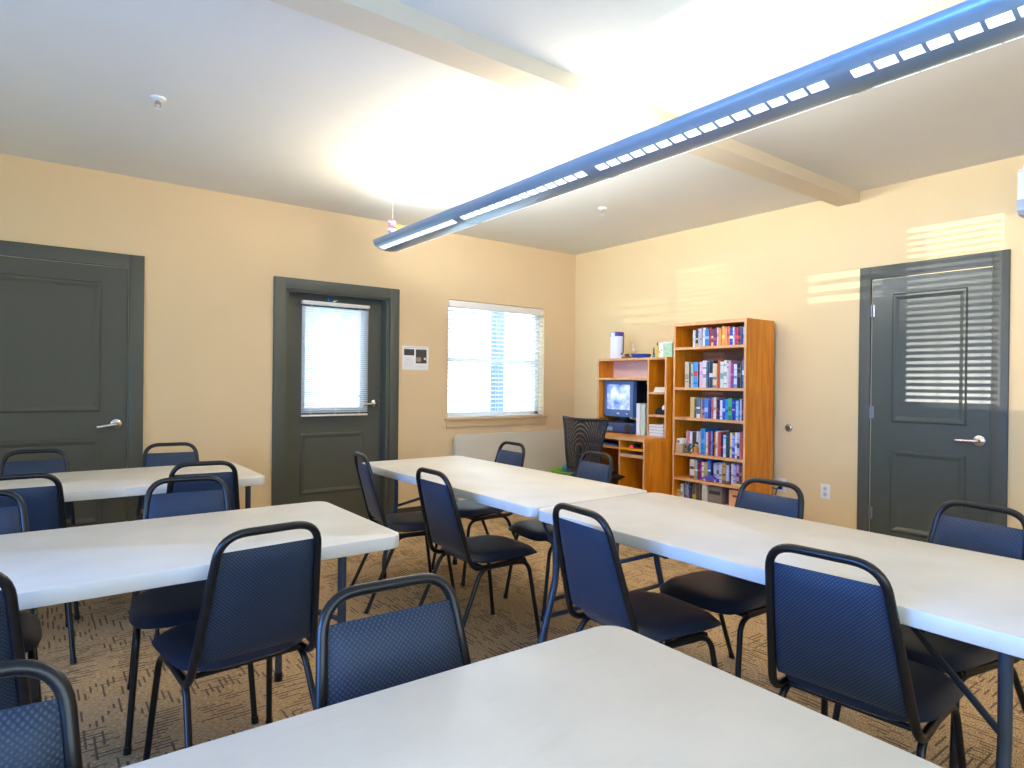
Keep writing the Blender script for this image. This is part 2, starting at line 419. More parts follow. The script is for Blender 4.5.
def casing(mb, u0, u1, zt, w0, w1, wt, plane, face, out):
    """three-sided casing around opening u0..u1 up to zt"""
    def b(ua, ub, za, zb):
        lo, hi = sorted((face, face + out))
        if plane == 'y': mb.box(ua, ub, lo, hi, za, zb, bev=.003)
        else: mb.box(lo, hi, ua, ub, za, zb, bev=.003)
    b(u0 - w0, u0, 0, zt + wt); b(u1, u1 + w1, 0, zt + wt); b(u0, u1, zt, zt + wt)
def lever(parent, base, nrm, along, name='lever_handle'):
    """rose + neck + lever; base Vector on the leaf face, nrm out of the door, along = lever direction"""
    base, nrm, along = Vector(base), Vector(nrm), Vector(along)
    mb = MB()
    q = nrm.to_track_quat('Z', 'Y').to_matrix()
    mb.lathe([(.034, 0), (.036, .004), (.034, .009), (.02, .014), (.012, .02)], base, 20, 0, q)
    mb.tube([base + nrm * .01, base + nrm * .052, base + nrm * .054 + along * .03, base + nrm * .05 + along * .118], [.0125] * 20, 10, 0, fillet=.018, fseg=5, flat=1)
    return mb.build(name, M['chrome'], parent, 40)

# door_1 (left, interior two-panel door on back wall) : leaf right edge -4.332
d1 = tag(empty('door_1', (-4.8, 0, 0)), kind='structure')
def to_local(o, parent): o.location = o.location - parent.location; return o
mb = MB(); casing(mb, -5.272, -4.332, 2.061, .093, .093, .096, 'y', 0, -.02)
to_local(mb.build('door_frame', M['casing'], d1), d1)
leaf = door_leaf(-5.268, -4.336, .008, 2.057, -.004, -.0005, 'y', [(-5.10, -4.497, 1.039, 1.946), (-5.10, -4.497, .255, .856)])
to_local(leaf.build('door_panel', M['door'], d1, 20), d1)
to_local(lever(d1, (-4.405, -.004, .950), (0, -1, 0), (-1, 0, -.15)), d1)
# door_2 (exterior half-glass, recessed)
d2 = tag(empty('door_2', (-2.76, 0, 0)), kind='structure')
mb = MB(); casing(mb, -3.227, -2.293, 2.024, .098, .093, .092, 'y', 0, -.02)
mb.box(-3.232, -3.200, -.001, .155, 0, 2.03); mb.box(-2.322, -2.288, -.001, .155, 0, 2.03); mb.box(-3.232, -2.288, -.001, .155, 2.008, 2.03)
to_local(mb.build('door_frame', M['casing'], d2), d2)
leaf = door_leaf(-3.198, -2.324, .01, 2.006, .10, .145, 'y', [(-3.066, -2.484, .293, .822)], [(-3.03, -2.51, 1.03, 1.90)])
dp = to_local(leaf.build('door_panel', M['door'], d2, 20), d2)
mb = MB()
for a, b, c_, d_ in ((-3.05, -3.03, 1.01, 1.92), (-2.51, -2.49, 1.01, 1.92), (-3.03, -2.51, 1.01, 1.03), (-3.03, -2.51, 1.90, 1.92)): mb.box(a, b, .088, .10, c_, d_, bev=.003)
to_local(mb.build('glazing_bead', M['door'], d2), d2)
to_local(MB().box(-3.03, -2.51, .12, .126, 1.03, 1.90).build('glass_pane', M['glass'], d2), d2)
to_local(lever(d2, (-2.387, .10, 1.070), (0, -1, 0), (-1, 0, -.06)), d2)
to_local(MB().lathe([(.014, 0), (.016, .006), (.010, .012)], (-2.36, .10, 1.17), 14, 0, Matrix.Rotation(R(90), 3, 'X')).build('deadbolt', M['casing'], d2), d2)
to_local(MB().box(-3.2, -2.32, .07, .155, 0, .014).build('threshold', M['steel'], d2), d2)
# door_3 (right wall)
d3 = tag(empty('door_3', (0, -3.54, 0)), kind='structure')
mb = MB(); casing(mb, -3.904, -3.172, 2.054, .088, .079, .09, 'x', 0, -.02)
to_local(mb.build('door_frame', M['casing'], d3), d3)
leaf = door_leaf(-3.899, -3.178, .008, 2.048, -.004, -.0005, 'x', [(-3.770, -3.313, 1.024, 1.934), (-3.770, -3.313, .244, .830)])
to_local(leaf.build('door_panel', M['door_gloss'], d3, 20), d3)
to_local(lever(d3, (-.004, -3.842, .932), (-1, 0, 0), (0, 1, -.03)), d3)
for z in (1.826, 1.089, .357):
    mb = MB(); mb.tube([(-.012, -3.176, z - .045), (-.012, -3.176, z + .045)], .007, 8); mb.box(-.008, -.002, -3.196, -3.176, z - .044, z + .044)
    to_local(mb.build('hinge', M['steel'], d3), d3)

# ------------------------------------------------------------------ window_1 and blinds
w1 = tag(empty('window_1', (-1.058, 0, .915)), kind='structure')
x0, x1, z0, z1 = WIN
mb = MB()
for a, b, c_, d_ in ((x0, x0 + .05, z0, z1), (x1 - .05, x1, z0, z1), (x0, x1, z0, z0 + .05), (x0, x1, z1 - .05, z1), (x0 + .05, x1 - .05, 1.475, 1.515)): mb.box(a, b, .095, .155, c_, d_, bev=.004)
to_local(mb.build('window_frame', M['frame_white'], w1), w1)
to_local(MB().box(x0 + .05, x1 - .05, .122, .128, z0 + .05, z1 - .05).build('glass_pane', M['glass'], w1), w1)
mb = MB().box(-1.70, -.415, -.035, .09, .898, .918, bev=.004).box(-1.682, -.43, -.016, 0, .828, .898, bev=.003)
to_local(mb.build('window_sill', M['sill'], w1), w1)
def blind(name, loc, rz, w, h, pitch, slat_w, tilt, label, closed=None, hr=.045, cords=3):
    """local: x across (centred), y<0 into room, z up from the bottom; loc = bottom centre"""
    t = tag(empty(name, loc, rz), label, 'window blind')
    mb = MB().box(-w / 2, w / 2, -.024, .024, h - hr, h, bev=.004)
    mb.build('headrail', M['rail_white'], t)
    MB().box(-w / 2 + .004, w / 2 - .004, -slat_w * .4, slat_w * .4, 0, .016, bev=.004).build('bottom_rail', M['rail_white'], t)
    mb = MB(); n = int((h - hr - .03) / pitch)
    for i in range(n):
        z = .028 + (i + .5) * pitch; a = R(tilt(i, n) if callable(tilt) else tilt)
        c_, s_ = math.cos(a) * slat_w / 2, math.sin(a) * slat_w / 2
        b = .0022
        P = [(-c_, -s_), (-c_ * .4, -s_ * .4 + b), (c_ * .4, s_ * .4 + b), (c_, s_)]
        vs = [(-w / 2 + .004, p[0], z + p[1]) for p in P] + [(w / 2 - .004, p[0], z + p[1]) for p in P]
        mb.add(vs, [(k, k + 1, k + 5, k + 4) for k in range(3)])
    mb.build('slats', M['slat'], t, 60)
    mb = MB()
    for k in range(cords):
        x = -w / 2 + w * (.14 + .72 * k / max(1, cords - 1))
        mb.box(x - .0015, x + .0015, -slat_w * .45 - .001, -slat_w * .45, .01, h - hr); mb.box(x - .0015, x + .0015, slat_w * .45, slat_w * .45 + .001, .01, h - hr)
    mb.build('ladder_cord', M['rail_white'], t)
    return t
blind('window_blind', (-1.058, .027, .921), 0, 1.206, 1.150, .0435, .050, -14, 'wide white slatted blind over the window beside the corner', hr=.07)
blind('door_blind', (-2.770, .060, .965), 0, .608, .985, .0186, .025, -38, 'narrow white mini blind hung on the glazed exterior door', hr=.03)

# windows in the left and front walls (behind the camera's left shoulder; they cast the stripes)
def side_window(name, ya, yb, za, zb):
    t = tag(empty(name, (XL, (ya + yb) / 2, za)), kind='structure')
    mb = MB()
    ym = (ya + yb) / 2
    for a, b, c_, d_ in ((ya, ya + .05, za, zb), (yb - .05, yb, za, zb), (ym - .075, ym + .075, za, zb), (ya, yb, za, za + .05), (ya, yb, zb - .05, zb)):
        mb.box(XL - .13, XL - .08, a, b, c_, d_)
    to_local(mb.build('window_frame', M['frame_white'], t), t)
    to_local(MB().box(XL, XL + .035, ya - .04, yb + .04, za - .02, za).build('window_sill', M['sill'], t), t)
side_window('window_2', *LW[0]); side_window('window_3', *LW[1])
blind('side_window_blind', (XL - .035, -1.270, .755), R(90), .69, 1.32, .0435, .042, -38, 'left wall blind with open slats', hr=.05)
blind('side_window_blind', (XL - .035, -.60, .755), R(90), .655, 1.32, .0435, .046, lambda i, n: 8 if i in (18, 20, 22) else 78, 'left wall blind with closed slats', hr=.115)

# ------------------------------------------------------------------ pendant light
PX = -2.70; PY0, PY1 = -.78, -6.05
pl = tag(empty('pendant_light', (PX, -3.2, 2.28)), 'long slim blue-grey pendant light bar with white slots hung below the ceiling', 'ceiling light')
prof = []
W2 = .128
for k in range(25):
    a = math.pi * k / 24; prof.append((-W2 * math.cos(a), -.072 * math.sin(a) ** .8))       # lower shell
inner = [(u * .93, max(v * .93 + .004, v + .004)) for u, v in prof]
def shell(name, ya, yb, parent):
    mb = MB(); n = len(prof)
    loop = prof + inner[::-1]; m_ = len(loop)
    vs = [(PX + u, ya, 2.345 + v) for u, v in loop] + [(PX + u, yb, 2.345 + v) for u, v in loop]
    fs = [(i, (i + 1) % m_, (i + 1) % m_ + m_, i + m_) for i in range(m_)]
    fs += [(i, i + 1, m_ - 2 - i, m_ - 1 - i) for i in range(n - 1)] + [(i + m_, i + 1 + m_, 2 * m_ - 2 - i, 2 * m_ - 1 - i) for i in range(n - 1)]
    mb.add(vs, fs)
    return to_local(mb.build(name, M['housing'], parent, 40), parent)
joints = [PY0 - .02, -1.925, -3.098, -4.256, -5.41, PY1]
for i in range(5): shell('housing', joints[i] - .002, joints[i + 1] + .002, pl)
# seam bands at the joints and closed end caps
for j in joints[1:-1]:
    mb = MB(); vs = []
    for u, v in prof: vs.append((PX + u * 1.012, j - .006, 2.345 + v * 1.03)); vs.append((PX + u * 1.012, j + .006, 2.345 + v * 1.03))
    mb.add(vs, [(2 * k, 2 * k + 1, 2 * k + 3, 2 * k + 2) for k in range(len(prof) - 1)])
    to_local(mb.build('joint_band', M['housing'], pl, 40), pl)
for ya, yb in ((PY0 - .02, PY0 + .03), (PY1, PY1 - .05)):
    mb = MB(); n = len(prof)
    rows = []
    for t in (0, .5, .85, 1):
        k = math.sqrt(max(0, 1 - t * t * .75)); rows.append([(PX + u * k, ya + (yb - ya) * t, 2.345 + v * k) for u, v in prof])
    vs = [p for r_ in rows for p in r_]; fs = []
    for i in range(3):
        for k in range(n - 1): fs.append((i * n + k, i * n + k + 1, (i + 1) * n + k + 1, (i + 1) * n + k))
    fs.append(tuple(range(3 * n, 4 * n))); fs.append(tuple(range(n)))
    mb.add(vs, fs); to_local(mb.build('end_cap', M['housing'], pl, 40), pl)
# slots: 15 per section on either flank, glowing white
def slot_ring(sec):
    a, b = joints[sec], joints[sec + 1]
    pitch = (abs(b - a) - .07) / 15
    for side in (-1, 1):
        mb = MB()
        for k in range(15):
            y0 = a - .035 - k * pitch - .006; y1 = y0 - pitch + .013
            ang = [R(d) for d in ((45, 50, 55, 60, 65) if side < 0 else (36, 42, 48, 54, 58))]
            vs = []
            for an in ang:
                u = -W2 * math.cos(an) * 1.012; v = -.072 * math.sin(an) ** .8 * 1.012 - .0005
                u *= 1
                vs.append((PX + (u if side < 0 else -u), y0, 2.345 + v)); vs.append((PX + (u if side < 0 else -u), y1, 2.345 + v))
            mb.add(vs, [(2 * i, 2 * i + 1, 2 * i + 3, 2 * i + 2) for i in range(len(ang) - 1)])
        to_local(mb.build('slot_diffuser', M['diffuser'], pl, 40), pl)
for s_ in range(5): slot_ring(s_)
mb = MB()
for i in range(5): mb.tube([(PX, joints[i] - .05, 2.335), (PX, joints[i + 1] + .05, 2.335)], .014, 8)
to_local(mb.build('lamp_tube', M['lamp_tube'], pl), pl)
for y in (-.868, -3.165, -5.4):
    mb = MB().tube([(PX, y, 2.34), (PX, y, 2.71)], .0011, 6)
    to_local(mb.build('suspension_cable', M['cable'], pl), pl)
    to_local(MB().lathe([(.006, 0), (.03, .004), (.038, .012), (.04, .019)], (PX, y, 2.70), 20).build('ceiling_canopy', M['white_plastic'], pl), pl)
# ribbon ornament on the near cable
orn = tag(empty('hanging_ornament', (PX, -.868, 2.40)), 'small pink and lilac paper ornament with yellow ribbons on the pendant cable', 'ornament')
pk = flat('pink_paper', 206, 132, 172, .7); wp = flat('lilac_paper', 196, 160, 206, .7); yr = flat('yellow_ribbon', 216, 176, 40, .6); pu = flat('purple_bead', 90, 60, 130, .5)
for z, m_ in ((2.475, pk), (2.418, wp)):
    mb = MB()
    for k in range(9):
        a = k * 2.4; d = Vector((math.cos(a), math.sin(a), .5 * math.sin(k * 1.7)))
        c0 = Vector((PX - .008, -.868, z)) + d * .016
        mb.lathe([(.002, -.018), (.012, -.01), (.016, 0), (.012, .01), (.002, .018)], c0, 8, 0, d.to_track_quat('Z', 'Y').to_matrix())
    to_local(mb.build('paper_tuft', m_, orn), orn)
for z in (2.455, 2.393):
    pts = [(PX + .01 + .011 * k, -.868 - .002 * k, z + .010 * math.sin(k * 1.5)) for k in range(8)]
    to_local(MB().tube(pts, .008, 6, flat=.5).build('ribbon', yr, orn), orn)
to_local(MB().lathe([(.002, -.011), (.009, -.006), (.011, 0), (.009, .006), (.002, .011)], (PX + .012, -.876, 2.443), 10).build('bead', pu, orn), orn)

# ceiling sprinklers
def sprinkler(x, y, label):
    t = tag(empty('fire_sprinkler', (x, y, H)), label, 'sprinkler', 'ceiling sprinklers')
    MB().lathe([(.020, -.014), (.036, -.006), (.040, .004)], (0, 0, 0), 20).build('escutcheon', M['white_plastic'], t)
    mb = MB().tube([(0, 0, -.01), (0, 0, -.03)], .008, 8).tube([(-.012, 0, -.02), (-.012, 0, -.044), (0, 0, -.052)], .003, 6).tube([(.012, 0, -.02), (.012, 0, -.044), (0, 0, -.052)], .003, 6)
    mb.build('sprinkler_head', M['chrome'], t)
    MB().lathe([(.016, -.056), (.018, -.054), (.004, -.05)], (0, 0, 0), 14).build('deflector', M['white_plastic'], t)
sprinkler(-4.374, -1.562, 'white ceiling sprinkler above the left tables')
sprinkler(-1.146, -1.56, 'white ceiling sprinkler right of the pendant light')

# ------------------------------------------------------------------ folding tables
def make_table(label, cx, cy, rz, L, leg_top=.32, leg_foot=.42, inset=.12, inset2=None, group='white folding tables'):
    """local: x = length, y = width"""
    if inset2 is None: inset2 = inset
    t = tag(empty('folding_table', (cx, cy, 0), rz), label, 'table', group)
    mb = MB().rrect(-L / 2, L / 2, -.385, .385, .695, .74, .055, bev=.0045)
    mb.build('tabletop', M['table'], t, 28)
    for e in (-1, 1):
        xe = e * (L / 2 - (inset if e > 0 else inset2))
        for s_ in (-1, 1):
            mb = MB().tube([(xe, s_ * leg_top, .70), (xe, s_ * leg_top, .44), (xe, s_ * leg_foot, .13), (xe, s_ * leg_foot, .0)], .0145, 12, fillet=.05)
            lg = mb.build('leg', M['table_leg'], t, 40)
            MB().tube([(xe, s_ * leg_foot, 0), (xe, s_ * leg_foot, .035)], .0175, 12).build('foot_cap', M['black_frame'], lg)
        MB().tube([(xe, -leg_top - .04, .30), (xe, leg_top + .04, .30)], .010, 8).build('crossbar', M['table_leg'], t, 40)
        hx = xe - e * .30
        mb = MB().tube([(xe, -leg_top * .9, .46), (hx, -.03, .58)], .009, 8).tube([(xe, leg_top * .9, .46), (hx, .03, .58)], .009, 8)
        mb.tube([(hx, 0, .575), (xe - e * .62, 0, .69)], .011, 8).lathe([(.015, -.03), (.018, -.02), (.018, .02), (.015, .03)], (hx, 0, .578), 12, 0, Matrix.Rotation(R(80), 3, 'Y'))
        mb.build('folding_brace', M['table_leg'], t, 40)
    MB().box(-L / 2 + .12, L / 2 - .12, -.262, -.245, .678, .696).box(-L / 2 + .12, L / 2 - .12, .245, .262, .678, .696).build('side_rail', M['table_leg'], t)
    return t
make_table('long white folding table on the right, nearest the right-hand door', -2.794, -3.190 - .917, R(90), 1.834, .32, .42, .075, .215)
make_table('white folding table running from the right-hand table towards the window', -2.786, -1.365 - .905, R(90), 1.805, .19, .27, .15, .055)
make_table('white folding table at left with a chair drawn up on its near side', -3.836 - .917, -2.900, 0, 1.834, .32, .36, .20)
make_table('white folding table at far left in front of the dark panelled door', -3.838 - .917, -1.285, 0, 1.834, .32, .36, .085)
make_table('white folding table closest to the camera in the foreground', -3.825 - .93, -4.252 - .385, R(-1.3), 1.834, .32, .42, .12)

# leaning folded table against the back wall
lt = tag(empty('leaning_table', (-.83, -.02, 0)), 'folded grey-white table standing on edge against the wall under the window', 'table')
mb = MB(); 
Mx = Matrix.Translation((-.005, -.115, .0)) @ Matrix.Rotation(R(84), 4, 'X')
mb.rrect(-.785, .785, 0, .765, -.03, .015, .055, bev=.008, M=Mx)
mb.build('tabletop', flat('grey_white_table_plastic', 206, 200, 184, .5, noise=.02, bump=.1), lt, 40)
MB().tube([(-.6, -.085, .05), (-.6, -.035, .5), (.6, -.035, .5), (.6, -.085, .05)], .012, 8, fillet=.05).build('folded_leg', M['table_leg'], lt)

# ------------------------------------------------------------------ banquet chairs
def pad_mesh(mb, fn, nu=14, nv=14, mi=0):
    """closed cushion: fn(u,v)->(centre, normal, half thickness) for u,v in -1..1"""
    idx = {}; vs = []; fs = []
    for sgn in (1, -1):
        for i in range(nu + 1):
            for j in range(nv + 1):
                u = -1 + 2 * i / nu; v = -1 + 2 * j / nv
                e = max(0, (1 - abs(u) ** 6)) ** .5 * max(0, (1 - abs(v) ** 6)) ** .5
                p, n_, h = fn(u, v, sgn)
                edge = i in (0, nu) or j in (0, nv)
                key = (i, j) if edge else (sgn, i, j)
                if key in idx: continue
                idx[key] = len(vs); vs.append(Vector(p) + Vector(n_) * (0 if edge else sgn * h * e))
    g = lambda s, i, j: idx.get((s, i, j), idx.get((i, j)))
    for s in (1, -1):
        for i in range(nu):
            for j in range(nv):
                q = (g(s, i, j), g(s, i + 1, j), g(s, i + 1, j + 1), g(s, i, j + 1)); fs.append(q if s > 0 else q[::-1])
    mb.add(vs, fs, mi)
WT, YT, HT, WB, HB = .282, -.122, .849, .369, .406
def sgnp(u, k): return math.copysign(abs(u) ** k, u)
def make_chair():
    t = tag(empty('banquet_chair'), 'x', 'chair')
    # back frame loop
    mb = MB().tube([(-WB / 2 + .012, .30, .405), (-WB / 2, .0, HB - .004), (-WT / 2, YT, HT), (WT / 2, YT, HT), (WB / 2, .0, HB - .004), (WB / 2 - .012, .30, .405)],
                   .0118, 12, fillet=[0, .055, .075, .075, .055, 0], fseg=8)
    mb.build('back_frame', M['black_frame'], t, 50)
    # backrest pad
    def back(u, v, sg):
        z = .462 + (.797 - .462) * (v + 1) / 2
        k = (z - HB) / (HT - HB); y = YT * k; w = (WB * (1 - k) + WT * k) / 2 - .006
        uu = u * w * (1 - .05 * max(0, abs(v) - .8) / .2)
        return (uu, y + .004, z), (0, .965, .26), .017 * (.75 + .25 * (1 - u * u))
    mb = MB(); pad_mesh(mb, back, 14, 14); mb.build('backrest', M['pad'], t, 60)
    # seat
    def seat(u, v, sg):
        uu, vv = u, v
        r_ = (abs(uu) ** 4 + abs(vv) ** 4) ** .25 if (uu or vv) else 0
        m_ = max(abs(uu), abs(vv)); k = m_ / r_ if r_ > 0 else 1
        k = 1 - (1 - k) * 1.0
        w = .195 + .015 * (vv + 1) / 2
        return (uu * w * k, .012 + .205 + vv * k * .212, .433 - .012 * max(0, vv) ** 3), (0, 0, 1), (.030 if sg > 0 else .022)
    mb = MB(); pad_mesh(mb, seat, 16, 16); mb.build('seat', M['seat'], t, 60)
    # legs, two side frames: rear leg, front leg
    for s in (-1, 1):
        mb = MB().tube([(s * .203, -.13, .0), (s * .176, .055, .398), (s * .176, .20, .398)], .0105, 10, fillet=[0, .05, 0])
        l1 = mb.build('leg', M['black_frame'], t, 50)
        MB().tube([(s * .203, -.13, .0), (s * .2014, -.119, .024)], .0128, 10).build('foot_cap', M['black_frame'], l1)
        mb = MB().tube([(s * .203, .396, .0), (s * .176, .335, .395), (s * .176, .19, .398)], .0105, 10, fillet=[0, .06, 0])
        l2 = mb.build('leg', M['black_frame'], t, 50)
        MB().tube([(s * .203, .396, .0), (s * .2014, .3925, .024)], .0128, 10).build('foot_cap', M['black_frame'], l2)
    for yy in (.07, .31): MB().tube([(-.18, yy, .402), (.18, yy, .402)], .009, 8).build('seat_brace', M['black_frame'], t, 50)
    return t
CH = [ # x, y, facing deg, label, group
 (-3.247, -2.649, -90, 'blue-backed chair on the near side of the middle table, second from the dark half-glass door', 'chairs on the near side of the right-hand tables'),
 (-3.25, -1.86, -100, 'blue-backed chair at the far left end of the middle table, before the half-glass door', 'chairs on the near side of the right-hand tables'),
 (-3.288, -3.72, -95, 'blue-backed chair at the joint between the two right-hand tables', 'chairs on the near side of the right-hand tables'),
 (-3.155, -4.462, -86, 'large blue-backed chair at lower right, tucked under the long right-hand table', 'chairs on the near side of the right-hand tables'),
 (-4.337, -3.291, 5.3, 'dark chair drawn up to the near side of the left table, back to the camera', 'chairs at the left-hand tables'),
 (-4.280, -4.180, 178, 'chair facing the camera across the foreground table, woven grey-blue back in lower centre', 'chairs behind the foreground table'),
 (-2.322, -1.755, 88, 'chair beyond the middle table nearest the folded leaning table', 'chairs on the far side of the right-hand tables'),
 (-2.272, -2.527, 83, 'chair beyond the middle table in front of the mesh office chair', 'chairs on the far side of the right-hand tables'),
 (-2.400, -3.741, 87, 'chair beyond the long right-hand table in front of the bookcase', 'chairs on the far side of the right-hand tables'),
 (-2.275, -4.461, 78, 'chair beyond the long right-hand table in front of the right-hand door', 'chairs on the far side of the right-hand tables'),
 (-4.867, -.835, 177.5, 'blue-lit chair behind the far left table, against the dark panelled door', 'chairs at the left-hand tables'),
 (-4.172, -.788, 174, 'chair behind the far left table, against the bare tan wall', 'chairs at the left-hand tables'),
 (-4.168, -1.668, -7, 'chair on the near side of the far left table, close to its right end', 'chairs at the left-hand tables'),
 (-4.362, -2.415, 173, 'chair behind the left table with its dark woven back facing the camera', 'chairs at the left-hand tables'),
 (-4.925, -1.725, 0, 'dark chair on the near side of the far left table, cut by the left edge', 'chairs at the left-hand tables'),
 (-5.05, -2.400, 180, 'chair behind the left table, only its corner in view at the left edge', 'chairs at the left-hand tables'),
 (-5.06, -3.345, 0, 'chair on the near side of the left table at the left edge of view', 'chairs at the left-hand tables'),
 (-4.985, -4.205, 176, 'bright blue chair back in the bottom left corner behind the foreground table', 'chairs behind the foreground table'),
]
chair0 = make_chair()
for i, (x, y, a, lab, g) in enumerate(CH):
    o = chair0 if i == 0 else copy_tree(chair0)
    o.location = (x, y, 0); o.rotation_euler = (0, 0, R(a)); o['label'] = lab; o['group'] = g

# ------------------------------------------------------------------ bookcase
BF, BB = -.446, -.055
by0, by1 = -2.442, -1.740
bc = tag(empty('bookcase', (-.25, -2.09, 0)), 'tall honey-oak bookcase packed with books against the right wall', 'bookcase')
def part(mb, name, m, par, sm=0): return to_local(mb.build(name, m, par, sm), par)
part(MB().box(BF, BB, by0, by0 + .019, 0, 1.80, bev=.0015), 'side_panel', M['oak_v'], bc)
part(MB().box(BF, BB, by1 - .019, by1, 0, 1.80, bev=.0015), 'side_panel', M['oak_v'], bc)
part(MB().box(BF, BB, by0 + .019, by1 - .019, 1.772, 1.80), 'top_panel', M['oak_h'], bc)
part(MB().box(BB - .006, BB, by0 + .019, by1 - .019, .0, 1.772), 'back_panel', flat('dark_oak_backing', 150, 96, 60, .6), bc)
part(MB().box(BF + .01, BF + .025, by0 + .019, by1 - .019, 0, .215), 'kick_board', M['oak_h'], bc)
SH = [1.593, 1.250, .993, .688, .476, .236]
for z in SH: part(MB().box(BF + .004, BB - .006, by0 + .019, by1 - .019, z - .022, z, bev=.0015), 'shelf', M['oak_h'], bc)
for y in (by0, by1 - .019): part(MB().box(BF - .0015, BF, y, y + .019, 0, 1.80), 'edge_band', M['oak_edge'], bc)
for z in SH: part(MB().box(BF + .002, BF + .004, by0 + .019, by1 - .019, z - .022, z), 'edge_band', M['oak_edge'], bc)
part(MB().box(BF - .0015, BF, by0 + .019, by1 - .019, 1.772, 1.80), 'edge_band', M['oak_edge'], bc)

